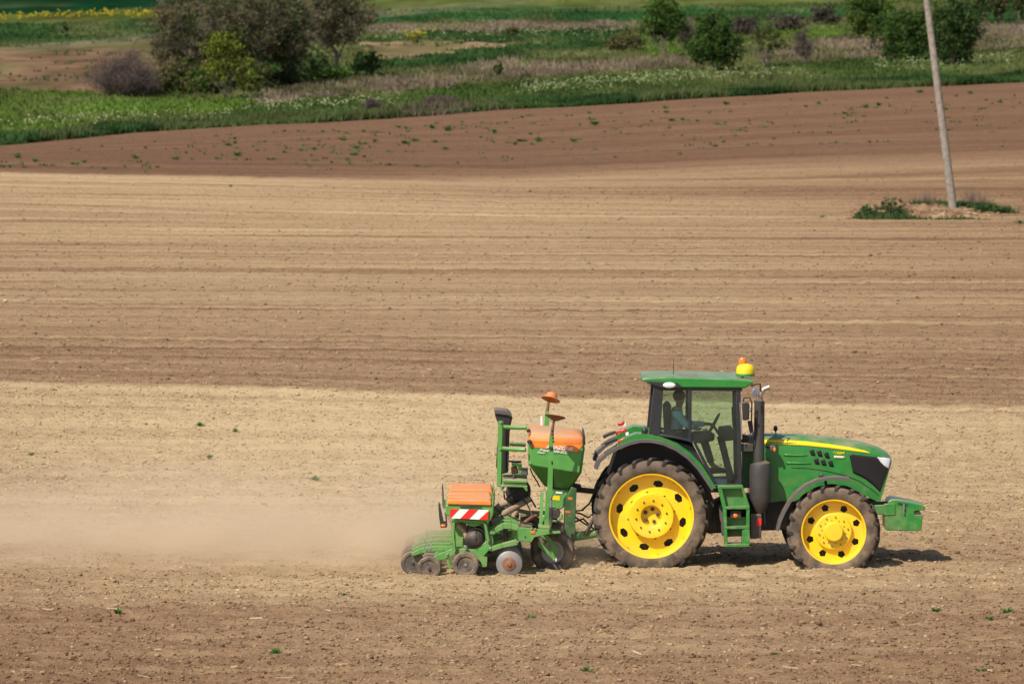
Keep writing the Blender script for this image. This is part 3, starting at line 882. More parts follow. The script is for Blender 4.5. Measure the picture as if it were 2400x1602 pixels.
tree('forked_tree', 'half bare grey tree with thick pale forked trunk at right of clump', 786, 180, 8.2, 8.2, GRB + OLB, clumps=420, per=24, leaf=0.11, stems=1, trunk_r=0.30, low=0.30, depth=5, lobes=8,
     split=(3, 3), spread=0.75, trunk_frac=0.25, sprays=330)
tree('undergrowth_shrub', 'low dark green undergrowth between the forked trunk and the dark tree', 715, 190, 2.6, 5.2, DKG, clumps=60, per=24, leaf=0.12, stems=4, trunk_r=0.03, low=0.0, depth=2, cat='shrub')
tree('undergrowth_shrub', 'dark green undergrowth at the right foot of the forked tree', 862, 174, 2.3, 4.6, DKG, clumps=70, per=24, leaf=0.12, stems=4, trunk_r=0.03, low=0.0, depth=2, cat='shrub')
tree('undergrowth_shrub', 'low leafy shrub below the dull olive tree, left of the yellow green shrub', 440, 217, 2.8, 5.4, OLB + MDG, clumps=80, per=24, leaf=0.12, stems=4, trunk_r=0.03, low=0.0, depth=2, cat='shrub')
for (x, y, w_, h_, c_, t) in ((365, 222, 4.2, 2.0, OLB, 'touching the purple grey leafless shrub'), (480, 220, 4.4, 2.2, OLB + MDG, 'left at the foot of the yellow green shrub'), (600, 214, 4.6, 2.4, MDG + OLB, 'right at the foot of the yellow green shrub'),
                              (665, 202, 4.8, 2.2, DKG + OLB, 'under the dark leafy tree'), (770, 186, 4.0, 1.2, MDG, 'left of the thick forked trunk')):
    tree('undergrowth_shrub', 'leafy undergrowth shrub ' + t, x, y, h_, w_, c_, clumps=110, per=24, leaf=0.11, stems=5, trunk_r=0.03, low=0.0, depth=2, cat='shrub')
# shrubs and trees on the right
tree('meadow_tree', 'slim mid green tree with two dark stems, left of the round bushes', 1560, 132, 5.7, 4.7, MDG, clumps=220, per=26, leaf=0.12, stems=2, trunk_r=0.10, low=0.22, lobes=8, depth=3, stem_lean=0.3)
tree('bare_shrub', 'grey leafless shrub close behind the slim two stemmed tree', 1606, 120, 3.2, 2.6, None, clumps=90, low=0.0, stems=18, depth=3, trunk_r=0.03, bare=True, cat='shrub', twig=True, stem_lean=0.4)
tree('round_bush', 'dense dark green round bush on the bank, nearest the slim tree', 1682, 166, 4.9, 5.2, DKG + MDG, clumps=360, per=28, leaf=0.11, stems=4, trunk_r=0.08, low=0.0, lobes=9, depth=3, cat='bush')
tree('vase_shrub', 'olive green vase shaped shrub right of the dense dark round bush', 1797, 157, 3.7, 3.6, [(0.075, 0.080, 0.022), (0.060, 0.070, 0.020)], clumps=70, per=20, leaf=0.09, stems=16, trunk_r=0.035, low=0.3, depth=2, cat='shrub', stem_lean=0.55)
tree('bare_sapling', 'small bare brown sapling between the vase shaped shrub and the big bushes', 1883, 150, 3.3, 2.4, None, clumps=50, low=0.1, stems=6, depth=3, trunk_r=0.035, bare=True, twig=True, cat='tree', stem_lean=0.35)
tree('meadow_tree', 'light green leafy tree left behind the two big dark bushes', 2046, 118, 6.0, 6.0, MDG + [(0.07, 0.105, 0.014), (0.055, 0.095, 0.014)], clumps=300, per=24, leaf=0.12, stems=3, trunk_r=0.10, low=0.16, lobes=8, depth=3)
tree('round_bush', 'big dark green bush left of the leaning pole', 2118, 140, 4.8, 6.0, DKG + MDG, clumps=400, per=28, leaf=0.11, stems=5, trunk_r=0.08, low=0.0, lobes=9, depth=3, cat='bush')
tree('round_bush', 'tall dark green bush just right of the leaning pole', 2232, 152, 6.2, 5.6, DKG, clumps=420, per=28, leaf=0.11, stems=5, trunk_r=0.08, low=0.0, lobes=9, depth=3, cat='bush')
# scattered small growth in the meadow
tree('small_bush', 'lone olive bush in the straw coloured grass mid meadow', 1165, 184, 1.4, 1.3, OLB + MDG, clumps=40, per=18, leaf=0.08, stems=4, trunk_r=0.03, low=0.05, depth=2, cat='bush')
tree('small_bush', 'small olive tree above the strip of pale flowers', 1202, 98, 1.9, 1.5, OLB, clumps=40, per=18, leaf=0.09, stems=3, trunk_r=0.03, low=0.3, depth=2, cat='bush')
tree('small_bush', 'small yellow flowering bush at the near edge of the flower strip', 974, 100, 1.0, 1.3, [(0.26, 0.22, 0.02), (0.16, 0.16, 0.02)], clumps=34, per=18, leaf=0.08, stems=3, trunk_r=0.03, low=0.0, depth=2, cat='bush')
tree('small_bush', 'dark lone bush in the green strip at far upper left', 153, 90, 2.0, 0.9, DKG, clumps=34, per=18, leaf=0.09, stems=2, trunk_r=0.03, low=0.0, depth=2, cat='bush')
tree('hedge_shrub', 'low olive hedge shrub left behind the slim two stemmed tree', 1460, 118, 1.9, 5.2, OLB, clumps=110, per=20, leaf=0.12, stems=6, trunk_r=0.03, low=0.0, depth=2, cat='shrub')
HED = [(0.075, 0.060, 0.050), (0.055, 0.055, 0.030), (0.095, 0.075, 0.062)]
for (x, y, w_, t) in ((1745, 82, 4.2, 'directly above the dense dark round bush'), (1850, 72, 4.6, 'above the bare sapling'), (1935, 58, 4.0, 'nearest the light green leafy tree')):
    tree('hedge_shrub', 'brown grey hedge shrub ' + t, x, y, 1.9, w_, HED, clumps=80, per=20, leaf=0.13, stems=9, trunk_r=0.03, low=0.0, depth=2, cat='shrub', group='brown grey hedge on the rise')
for (x, y, h_, t) in ((2300, 52, 3.2, 'left of three at the top right corner'), (2345, 48, 3.0, 'middle of three at the top right corner'), (2392, 46, 4.0, 'rightmost of three at the top right corner')):
    tree('thicket_tree', 'dark thin stemmed thicket tree, ' + t, x, y, h_, 2.8, DKG + OLB, clumps=90, per=20, leaf=0.13, stems=5, trunk_r=0.06, low=0.1, depth=2, group='thicket at the top right corner')
for (x, y, w_, t) in ((870, 262, 1.4, 'below the forked tree'), (1030, 252, 3.0, 'right of the forked tree')):
    tree('dead_brush', 'heap of dead grey brown brush on the bank ' + t, x, y, 0.9, w_, None, clumps=60, low=0.0, stems=26, depth=2, trunk_r=0.02, bare=True, twig=True, cat='brush', stem_lean=1.1)

# ------------------------------------------------------------------ leaning pole, its mound and the cables
pb = G(2235, 499)
ptop = W(2164, -60, pb.y)
mb = MB(); dirp = (ptop - pb)
mb.tube([pb - dirp * 0.05, pb + dirp * 0.33, pb + dirp * 0.66, pb + dirp * 1.0, pb + dirp * 1.08], [0.185, 0.168, 0.150, 0.132, 0.128], n=20)
pole = mb.build('utility_pole', M['pole'], None, origin=pb)
tag(pole, 'tall grey pole leaning left, standing on the grassy soil mound', 'pole')

mc = G(2170, 503)
nx_, ny_ = 90, 46
gx, gy = np.meshgrid(np.linspace(-1, 1, nx_), np.linspace(-1, 1, ny_), indexing='xy')
mw, md = 3.55, 5.5
xx = mc.x + gx.ravel() * mw + 0.05; yy = mc.y + gy.ravel() * md + 2.0
rr = np.sqrt(gx.ravel() ** 2 + gy.ravel() ** 2)
hh = np.clip(1 - rr ** 2, 0, 1) ** 0.8
hump = 0.55 + 0.5 * vnoise(xx / 1.3, yy / 1.5, 51)
rough_ = 0.30 * (vnoise(xx / 0.3, yy / 0.35, 52) - 0.5) + 0.20 * (vnoise(xx / 0.14, yy / 0.16, 53) - 0.5)
zz = land(xx, yy) - 0.06 + hh * (0.34 * hump + rough_)
t_, r_, v_ = soil_attrs(xx, yy)
md_o = np_mesh('soil_mound', np.c_[xx, yy, zz], grid_faces(ny_, nx_), M['soil'],
               {'tone': 0.52 + 0.6 * (vnoise(xx / 0.5, yy / 0.6, 54) - 0.5), 'red': np.full(len(xx), 0.55), 'row_v': v_}, smooth=True)
tag(md_o, 'low mound of loose reddish soil around the foot of the leaning pole', 'soil mound', kind='thing')
n = 420
a_ = rng.random(n) * 6.283; q_ = rng.random(n) ** 0.5
lx = mc.x + 0.05 + np.cos(a_) * q_ * mw * 0.95; ly = mc.y + 2.0 + np.sin(a_) * q_ * md * 0.95
lr = 0.03 + 0.11 * rng.random(n) ** 3
_h = np.clip(1 - ((lx - mc.x - 0.05) / mw) ** 2 - ((ly - mc.y - 2.0) / md) ** 2, 0, 1) ** 0.8
lz = land(lx, ly) - 0.06 + _h * 0.34 * (0.55 + 0.5 * vnoise(lx / 1.3, ly / 1.5, 51)) + lr * 0.2
LV = (ICO_V[None] * (1 + 0.5 * (rng.random((n, 12, 1)) - 0.5)) * lr[:, None, None] * np.array((1, 1, 0.75)) + np.stack([lx, ly, lz], 1)[:, None, :]).reshape(-1, 3)
LF = (ICO_F[None] + (np.arange(n) * 12)[:, None, None]).reshape(-1, 3)
lt = np.repeat(0.5 + 0.7 * (rng.random(n) - 0.5), 12)
tag(np_mesh('soil_lumps', LV, LF, M['soil'], {'tone': lt, 'red': np.full(len(lt), 0.5), 'row_v': np.repeat(ly, 12)}, parent=md_o), kind='stuff')
def mound_z(x, y):
    gx = (x - mc.x - 0.05) / mw; gy = (y - mc.y - 2.0) / md
    h = np.clip(1 - gx ** 2 - gy ** 2, 0, 1) ** 0.8
    return land(x, y) - 0.06 + h * 0.34 * (0.55 + 0.5 * vnoise(x / 1.3, y / 1.5, 51))
def clump(name, label, px, row, w, h, dy, n, cols, cat='weeds', wd=0.07, lean=0.3, k=3):
    b = G(px, row)
    kx = (rng.random(22) * 2 - 1) * 0.85 * w; ki = rng.integers(0, 22, n); kh = 0.45 + 0.75 * rng.random(22)
    x = b.x + kx[ki] + rng.normal(0, 0.13, n) * w; y = b.y + rng.normal(0, 0.4, n) * dy
    z = np.maximum(mound_z(x, y), land(x, y))
    fall = np.clip(1 - ((x - b.x) / (1.1 * w)) ** 2, 0, 1)
    C = np.asarray(cols)[rng.integers(0, len(cols), n)]
    b.z = float(max(mound_z(b.x, b.y), land(b.x, b.y)))
    o = blades(name, x, y, h * kh[ki] * (0.45 + 0.55 * fall) * (0.6 + 0.5 * rng.random(n)), np.full(n, wd), C, label, k=k, lean=lean, Z=z, origin=b, kind=None)
    return tag(o, label, cat, kind='stuff')
GRS = [(0.020, 0.058, 0.018), (0.040, 0.095, 0.026), (0.018, 0.050, 0.018), (0.07, 0.11, 0.035), (0.09, 0.11, 0.04)]
clump('weed_clump', 'ragged grass fringe below the bushy weed clump of the pole mound', 2066, 512, 1.35, 0.26, 1.2, 420, GRS, lean=0.7)
clump('weed_clump', 'low green weeds hugging the left foot of the leaning pole', 2180, 490, 1.2, 0.42, 1.8, 620, GRS, lean=0.6)
clump('weed_clump', 'low green weeds trailing down the right end of the pole mound', 2300, 497, 1.4, 0.42, 1.8, 760, GRS, lean=0.6)
clump('weed_clump', 'thin green weeds along the front of the pole mound', 2180, 514, 2.4, 0.18, 0.8, 240, GRS)
for (x, y, h_, w_, t) in ((2090, 508, 0.95, 1.9, 'tall bushy green weed at the left end of the pole mound'), (2042, 510, 0.62, 1.5, 'lower bushy green weed at the outer left end of the pole mound'),
                          (2258, 492, 0.45, 1.5, 'low bushy green weed right at the foot of the leaning pole'), (2318, 500, 0.42, 1.7, 'low bushy green weed at the right end of the pole mound')):
    tree('weed_bush', t, x, y, h_, w_, GRS, clumps=70, per=24, leaf=0.045, stems=6, trunk_r=0.012, low=0.0, depth=2, cat='weeds')
STK = [(0.22, 0.165, 0.125), (0.17, 0.125, 0.10)]
clump('dry_stalks', 'dry brown stalks between the bushy weed clump and the pole', 2165, 488, 0.8, 0.95, 1.2, 160, STK, wd=0.02, lean=0.22)
clump('dry_stalks', 'faint dry brown stalks right of the foot of the pole', 2285, 486, 1.0, 0.95, 1.4, 200, STK, wd=0.018, lean=0.25)

for (a, b_, z_, t) in (((-500, 156), (1500, -36), 372, 'uppermost'), ((-500, 160), (1500, -32), 372, 'second from the top'), ((-500, 166), (1500, -27), 376, 'third from the top'), ((-500, 170), (1500, -23), 376, 'lowest')):
    A = W(*a, z_); B = W(*b_, z_)
    pts = [A.lerp(B, i / 24) - Vector((0, 0, 0.25 * (1 - (2 * i / 24 - 1) ** 2))) for i in range(25)]
    tag(MB().tube(pts, 0.010, n=4).build('overhead_cable', M['wire'], None, origin=A), f'thin pale overhead cable crossing the tree clump, {t} of four', 'cable', 'overhead cables across the tree clump')

# ------------------------------------------------------------------ weeds in the field
def weed_mesh(seed, n=30, h=0.17, w=0.20):
    r = random.Random(seed); vs = []; fs = []; cs = []
    for k in range(n):
        a = r.random() * 6.283; l = w * r.uniform(0.35, 1.0); hh_ = h * r.uniform(0.35, 1.0); b = r.uniform(0.06, 0.13) * w
        o = Vector((math.cos(a), math.sin(a), 0)); s = Vector((-o.y, o.x, 0)) * b
        ox = o * r.uniform(0, 0.25) * w
        m = len(vs)
        vs += [ox, ox + o * l * 0.5 + s + Vector((0, 0, hh_ * 0.75)), ox + o * l + Vector((0, 0, hh_ * r.uniform(0.5, 1.1))), ox + o * l * 0.5 - s + Vector((0, 0, hh_ * 0.7))]
        fs.append((m, m + 1, m + 2, m + 3))
        c = r.choice([(0.065, 0.175, 0.030), (0.095, 0.22, 0.040), (0.055, 0.14, 0.028)]); cs += [c] * 4
    return np.array([tuple(v) for v in vs]), np.array(fs), np.array(cs)
weed_src = []
for k in range(6):
    vs, fs, cs = weed_mesh(k, 26 + 5 * k)
    me_o = np_mesh('weed_tuft', vs, fs, M['leaf'], {'tint': cs})
    weed_src.append(me_o.data); bpy.data.objects.remove(me_o)
def weed(px, row, s, label, group=None):
    b = G(px, row)
    b.z = float(field_z(b.x, b.y)[0]) - 0.01
    o = bpy.data.objects.new('weed_tuft', weed_src[rnd.randrange(6)])
    link(o, None, b); o.scale = (s * rnd.uniform(0.8, 1.3), s * rnd.uniform(0.8, 1.2), s * rnd.uniform(0.7, 1.1)); o.rotation_euler = (0, 0, rnd.random() * 6.283)
    tag(o, label, 'weed', group)
ZA = [(625,885),(750,903),(745,975),(895,897),(480,910),(220,980),(107,957),(460,1000),(560,1015),(640,1025),(515,985),(1075,968),(1172,965),(1335,962),(1455,945),(1190,862),(1390,880),(1548,885),(1660,968),(1850,915),(1920,907),(1976,882),(2035,925),(2100,850),(2165,940),(2225,797),(2295,858),(2310,800),(1975,800),(2040,788),(2215,873),(830,962),(890,1042),(440,900),(2180,897),(1905,943),(1740,925)]
ZB = [(155,897),(230,967),(60,912),(145,980),(105,1010),(85,1055),(325,1033),(330,1125),(395,868),(450,873),(435,980),(510,962),(557,1027),(650,970),(625,873),(740,890),(720,1018),(865,1005),(830,832),(960,938),(1050,905),(1050,972),(1245,798),(1195,985),(1270,960),(1230,963),(1355,910),(1305,915),(1355,963),(1320,985),(1455,970),(1525,893),(1600,965),(1550,787),(1585,787),(1707,770),(1720,815),(1745,848),(1815,898),(1935,765),(2135,825),(2237,763),(2230,735),(2285,820),(850,875)]
ZC = [(333,643),(160,680),(68,735),(200,730),(262,725),(425,682),(527,630),(553,677),(640,630),(675,748),(648,795),(920,603),(900,688),(1015,645),(1090,628),(1137,608),(1260,652),(1325,650),(1380,650),(1250,717),(1253,687),(1462,638),(1512,595),(1627,683),(1708,557),(1787,620),(1935,580),(2025,563),(2117,605),(2112,655),(2207,620),(2290,577),(2322,622),(255,822),(2220,890)]
DARK = [(x / 2.61, y / 2.61) for x, y in ZA] + [(800 + x / 2.936, y / 2.936) for x, y in ZB] + [(1500 + x / 2.61, y / 2.61) for x, y in ZC]
MARKS = [(150, 'the left picture edge'), (350, 'the purple grey shrub'), (480, 'the dull olive tree'), (600, 'the yellow green shrub'), (715, 'the dark leafy tree'), (900, 'the forked tree'),
         (1060, 'the pale tan field'), (1230, 'the lone olive bush'), (1490, 'the olive hedge shrub'), (1625, 'the slim tree'), (1745, 'the dense round bush'), (1850, 'the vase shaped shrub'),
         (2000, 'the bare sapling'), (2180, 'the bush left of the pole'), (2300, 'the bush right of the pole'), (9999, 'the right picture edge')]
ORD = ['first', 'second', 'third', 'fourth', 'fifth', 'sixth', 'seventh', 'eighth', 'ninth', 'tenth', 'eleventh', 'twelfth', 'thirteenth', 'fourteenth', 'fifteenth', 'sixteenth', 'seventeenth', 'eighteenth', 'nineteenth', 'twentieth']
_cnt = {}
for (x, y) in sorted(DARK):
    mk = next(t for lim, t in MARKS if x < lim); k = _cnt[mk] = _cnt.get(mk, -1) + 1
    weed(x, y + 4, rnd.choice((0.7, 0.9, 1.1, 1.4, 1.9)), f'{ORD[min(k, 19)]} weed from left on reddish strip below {mk}', 'weeds on the reddish dark strip')
for (x, y, s_, t) in [
    (350, 839, 0.8, 'small weed tuft on the dark middle strip near the left edge'),
    (470, 995, 0.9, 'wispy weed left of the two on the pale strip above the dust'), (552, 1008, 0.8, 'wispy weed right of the two on the pale strip above the dust'),
    (493, 1075, 0.75, 'solid green weed tuft above the dust, below the two wispy weeds'), (74, 1072, 0.8, 'weed tuft by the left edge above the dust'),
    (740, 1130, 1.1, 'flat grey green weed above the dust, left of the seeder'), (618, 1187, 0.7, 'small weed tuft within the thin upper dust'),
    (648, 1536, 1.0, 'biggest bright green weed tuft at the lower left of the foreground'), (191, 1565, 0.7, 'small weed tuft at the bottom left corner'),
    (809, 1393, 0.55, 'tiny weed just below the dust, left of the seeder press wheels'), (1374, 1578, 1.0, 'bright weed tuft at the bottom edge below the rear tractor wheel'),
    (2193, 1432, 0.7, 'left small weed of the group at right below the tractor shadow'), (2362, 1437, 0.9, 'upper weed tuft near the right edge below the tractor'),
    (2318, 1454, 0.8, 'weed tuft beside a pale straw near the right edge'), (1240, 1444, 0.9, 'wispy weed in the foreground below the seeder support wheel'),
    (1243, 450, 1.1, 'small weed on the boundary of the pale middle strip, centre'), (541, 437, 1.1, 'lone weed on the far pale strip at left'),
    (1378, 558, 0.8, 'right one of two small weeds mid field above the hopper'), (1237, 558, 0.8, 'left one of two small weeds mid field above the hopper'),
    (2128, 986, 0.7, 'small weed on the pale strip above the tractor bonnet'), (276, 1441, 0.8, 'thin dark weed in the left foreground'),
    (2300, 1578, 0.8, 'weed tuft at the bottom right corner'), (1928, 509, 1.3, 'dark weed tuft left of the pole mound'), (2392, 524, 1.6, 'weed tuft at the right edge beside the pole mound'),
    (1816, 1538, 0.6, 'small weed in the foreground below the front tractor wheel'), (2050, 1393, 0.5, 'tiny weed just below the tractor shadow')]:
    weed(x, y, s_ * 0.66, t)
# sprouts too many and too faint to count on the reddish strip
P = [(rng.random() * 2500 - 50, rng.random()) for _ in range(420)]
P = [(x, np.interp(x, [0, 600, 1200, 1800, 2400], [344, 300, 262, 226, 198]) + 10 + u * np.interp(x, [0, 600, 1200, 1800, 2400], [44, 90, 120, 110, 110])) for x, u in P]
P = [G(x, y) for x, y in P if vnoise(x / 120, y / 20, 61) > 0.42]
xs_ = np.array([p.x for p in P]); ys_ = np.array([p.y for p in P])
blades('weed_sprouts', xs_, ys_, np.full(len(P), 0.14), np.full(len(P), 0.16), np.tile(np.array([[0.05, 0.10, 0.03]]), (len(P), 1)), 'faint green sprouts sprinkled over the reddish dark strip', k=5, lean=0.9, cat='weeds', spread=0.9)
# a few stones and clods big enough to single out
def stone(px, row, r, label, tone=0.9):
    b = G(px, row); b.z = float(field_z(b.x, b.y)[0])
    P = ICO_V * (1 + 0.4 * (rng.random((12, 1)) - 0.5)) * np.array((1, 0.9, 0.7)) * r + np.array(b) + np.array((0, 0, r * 0.3))
    o = np_mesh('stone', P, ICO_F, M['soil'], {'tone': np.full(12, tone), 'red': np.zeros(12), 'row_v': np.full(12, b.y)}, origin=b)
    sb = o.modifiers.new('round', 'SUBSURF'); sb.levels = 1; sb.render_levels = 1
    o.data.polygons.foreach_set('use_smooth', np.ones(len(o.data.polygons), bool))
    tag(o, label, 'stone')
stone(12, 708, 0.10, 'pale stone at the left edge on the middle field', 1.15)
stone(2100, 1470, 0.055, 'dark clod at right in the foreground', 0.1)
stone(1745, 1520, 0.06, 'dark clod in the foreground below the tractor', 0.05)
stone(310, 1447, 0.05, 'dark clod beside the thin dark weed in the left foreground', 0.1)
stone(2103 - 1000, 1440, 0.05, 'pale clod in the foreground below the seeder', 0.9)

# ------------------------------------------------------------------ tractor
tractor = empty('tractor', (3.6, 0, 0))
tag(tractor, 'green row crop tractor with yellow wheel rims driving to the right', 'tractor')

def copy_part(o, parent, loc=None, rotz=None):
    c = o.copy(); COL.objects.link(c); c.parent = parent
    if loc is not None: c.location = loc
    if rotz is not None: c.rotation_euler = (0, 0, rotz)
    for ch in [k for k in bpy.data.objects if k.parent == o]:
        copy_part(ch, c)
    return c

def sector_plate(mb, r0, y0, r1, y1, nh, a0, rh, hr, hex_rot=0.0, depth=0.02, sides=6, squash=1.0):
    """annular plate from (r0,y0) to (r1,y1) with nh openings of radius hr at radius rh"""
    def pt(x, z):
        r = math.hypot(x, z); t = (r - r0) / (r1 - r0)
        return Vector((x, y0 + (y1 - y0) * t, z))
    half = math.pi / nh
    phis = [2 * math.pi * k / 48 for k in range(48)]
    for h in range(nh):
        ac = a0 + h * 2 * half
        outer = []; inner = []
        for ph in phis:
            c, s_ = math.cos(ph), math.sin(ph)     # radial, tangential
            # distance to the sector's border along this ray (radial range, angular range)
            tr = ((r1 - rh) / c) if c > 1e-6 else ((r0 - rh) / c if c < -1e-6 else 1e9)
            lo, hi = 0.0, min(tr, 2.0)
            def ok(d):
                rr = rh + c * d; tt = s_ * d
                return abs(math.atan2(tt, rr)) <= half and r0 - 1e-6 <= math.hypot(rr, tt) <= r1 + 1e-6
            for _ in range(24):
                m = (lo + hi) / 2
                if ok(m): lo = m
                else: hi = m
            outer.append((rh + c * lo, s_ * lo))
            q = (ph + hex_rot) % (2 * math.pi / sides) - math.pi / sides
            d = hr * math.cos(math.pi / sides) / math.cos(q)
            inner.append((rh + c * d * squash, s_ * d))
        ca, sa = math.cos(ac), math.sin(ac)
        rot = lambda p: (p[0] * ca - p[1] * sa, p[0] * sa + p[1] * ca)
        A = [pt(*rot(p)) for p in outer]; B = [pt(*rot(p)) for p in inner]; D = [p + Vector((0, depth, 0)) for p in B]
        n = len(phis)
        mb.add(A + B + D, [(i, (i + 1) % n, n + (i + 1) % n, n + i) for i in range(n)] + [(n + i, n + (i + 1) % n, 2 * n + (i + 1) % n, 2 * n + i) for i in range(n)])
    return mb

def lug_tyre(Rc, Rt, rb, hw, nl):
    """carcass radius Rc, lug radius Rt, bead radius rb, half width hw"""
    side = MB()
    prof = [(rb, -hw * .86), (rb + .02, -hw * .98), (rb + (Rc - rb) * .45, -hw * 1.04), (rb + (Rc - rb) * .8, -hw * 1.0), (Rc - .012, -hw * .90), (Rc, -hw * .7),
            (Rc + .004, 0), (Rc, hw * .7), (Rc - .012, hw * .90), (rb + (Rc - rb) * .8, hw * 1.0), (rb + (Rc - rb) * .45, hw * 1.04), (rb + .02, hw * .98), (rb, hw * .86)]
    side.lathe((0, 0, 0), prof, 72, close=True)
    lug = MB()
    for k in range(nl):
        for sg in (-1, 1):
            a0 = 2 * math.pi * (k + (0.5 if sg > 0 else 0)) / nl
            path = [(0.00, -0.10, Rt), (0.07, 0.35, Rt), (0.15, 0.80, Rt - .004), (0.185, 1.02, Rt - .030), (0.205, 1.06, rb + (Rc - rb) * .74)]
            w = [0.020, 0.022, 0.026, 0.028, 0.020]
            top = []; bot = []
            for (da, yf, r), ww in zip(path, w):
                a = a0 + da
                inr = min(r - 0.035, Rc - 0.012) if yf < 1.04 else r - 0.01
                for (lst, rr, yy) in ((top, r, yf), (bot, inr, yf * (0.97 if yf > 1 else 1))):
                    lst.append([Vector((rr * math.cos(a + s_ * ww / rr), sg * yy * hw, rr * math.sin(a + s_ * ww / rr))) for s_ in (-1, 1)])
            vs = []; n = len(path)
            for i in range(n): vs += [top[i][0], top[i][1], bot[i][1], bot[i][0]]
            fs = [(0, 1, 2, 3), (4 * n - 1, 4 * n - 2, 4 * n - 3, 4 * n - 4)]
            for i in range(n - 1):
                for j in range(4): fs.append((4 * i + j, 4 * i + 4 + j, 4 * i + 4 + (j + 1) % 4, 4 * i + (j + 1) % 4))
            lug.add(vs, fs)
    return side, lug

def make_wheel(c, front):
    if front: rb, Rc, Rt, hw, nl = 0.488, 0.672, 0.715, 0.150, 19
    else: rb, Rc, Rt, hw, nl = 0.640, 0.835, 0.885, 0.155, 22
    hub = MB()
    if front:
        hub.lathe((0, 0, 0), [(0.285, .03), (0.278, -.055), (0.262, -.068), (0.15, -.068), (0.145, -.068), (0.140, -.165), (0.128, -.178), (0.0, -.182)], 48)
    else:
        hub.lathe((0, 0, 0), [(0.352, .04), (0.345, -.105), (0.330, -.125), (0.175, -.125), (0.160, -.115), (0.150, -.010), (0.0, -.010)], 48)
    for v in hub.v: v += Vector(c)
    w = hub.build('wheel', M['yellow'], tractor, origin=c, smooth=35)
    rim = MB()
    dy = 0.02
    r1 = rb - 0.035
    rim.lathe((0, 0, 0), [(rb + .012, -hw * .86), (rb + .004, -hw * .93), (rb - .014, -hw * .90), (rb - .018, -hw * .62), (r1, dy), (r1, dy + .012), (rb - .005, -hw * .5), (rb - .002, hw * .8), (rb + .012, hw * .86)], 72)
    rm = MB()
    rm.v, rm.f = rim.v, [f for f in rim.f if len(f) == 4]
    sector_plate(rm, 0.262 if front else 0.335, dy - (0.02 if front else .02), r1, dy, 8, R(19.5) if front else R(-12.5 + 90 - 90), 0.372 if front else 0.490, 0.060 if front else 0.082,
                 hex_rot=R(10), depth=0.025, sides=5 if front else 6, squash=1.0 if front else 0.68)
    for v in rm.v: v += Vector(c)
    rm.build('rim', M['yellow'], w, smooth=35)
    side, lug = lug_tyre(Rc, Rt, rb, hw, nl)
    for b_, nm, mt, kd in ((side, 'tyre', 'tyre_side', None), (lug, 'tyre_lugs', 'tyre', 'stuff')):
        for v in b_.v: v += Vector(c)
        b_.build(nm, M[mt], w, smooth=38, kind=kd)
    bolts = MB()
    for k in range(10 if front else 10):
        a = 2 * math.pi * (k + .3) / 10; r = 0.222 if front else 0.235
        bolts.lathe(Vector(c) + Vector((r * math.cos(a), -.070 if front else -.126, r * math.sin(a))), [(0.016, 0), (0.015, -.014), (0.0, -.016)], 6)
        if front:
            r = 0.178; a += .3
            bolts.lathe(Vector(c) + Vector((r * math.cos(a), -.070, r * math.sin(a))), [(0.011, 0), (0.010, -.010), (0.0, -.012)], 6)
    bolts.build('wheel_bolts', M['steel'] if front else M['dark_metal'], w, kind='stuff', smooth=0)
    if not front:
        inn = MB()
        for k in range(5):
            a = 2 * math.pi * (k + .1) / 5
            inn.lathe(Vector(c) + Vector((.10 * math.cos(a), -.012, .10 * math.sin(a))), [(0.030, 0), (0.028, -.03), (0.0, -.032)], 8)
        inn.build('axle_bolts', M['dark_metal'], w, kind='stuff')
    shade_disc = MB().lathe(c, [(0.0, .10), (r1 - .02, .10), (r1 - .02, .14), (0.12, .16), (0.12, .35), (0.0, .35)], 32)  # near-black disc added behind the rim holes, standing in for the shade there
    shade_disc.build('hub_shade_disc', M['dark_metal'], w, smooth=30)
    return w

def wheel_pair(px, py, front):
    yc = -0.90
    c = W(px, py, yc - 0.14); c = Vector((c.x, yc, c.z))
    w = make_wheel(c, front)
    w.rotation_euler = (0, 0, 0)
    loc = w.location.copy(); loc.y = -loc.y
    copy_part(w, tractor, loc, math.pi)
    return c
cr = wheel_pair(1526.8, 1209.0, False)
cf = wheel_pair(1954.2, 1246.0, True)

# --- chassis and axles
mb = MB().wprism([R1(860, 1090), R1(1010, 1020), R1(1290, 1010), R1(1460, 1040), R1(1640, 1040), R1(1640, 1200), R1(1460, 1235), R1(1270, 1240), R1(900, 1260), R1(800, 1220)], -0.30, 0.30)
mb.build('gearbox_housing', M['dark_metal'], tractor, bevel=0.03)
mb = MB().wprism([R2(480, 900), R2(1090, 960), R2(1110, 1020), R2(1000, 1060), R2(480, 1080)], -0.26, 0.26)
mb.build('front_frame', M['green_in'], tractor, bevel=0.02)
MB().tube([(cf.x, -0.80, cf.z), (cf.x, -0.35, cf.z - .02), (cf.x, 0.35, cf.z - .02), (cf.x, 0.80, cf.z)], [0.10, 0.14, 0.14, 0.10], n=12).build('front_axle', M['green_in'], tractor)
MB().tube([(cr.x, -0.80, cr.z), (cr.x, -0.3, cr.z), (cr.x, 0.3, cr.z), (cr.x, 0.80, cr.z)], [0.13, 0.22, 0.22, 0.13], n=12).build('rear_axle', M['dark_metal'], tractor)
mb = MB().wprism([R1(985, 1010), R1(1175, 1000), R1(1175, 1240), R1(985, 1240)], -0.62, -0.32)
mb.build('battery_box', M['black'], tractor, bevel=0.02)
mb = MB().wprism([R1(965, 1080), R1(1000, 1060), R1(1005, 1270), R1(985, 1275)], -0.66, -0.40)
mb.build('fuel_tank_end', M['fender_grey'], tractor, bevel=0.02)

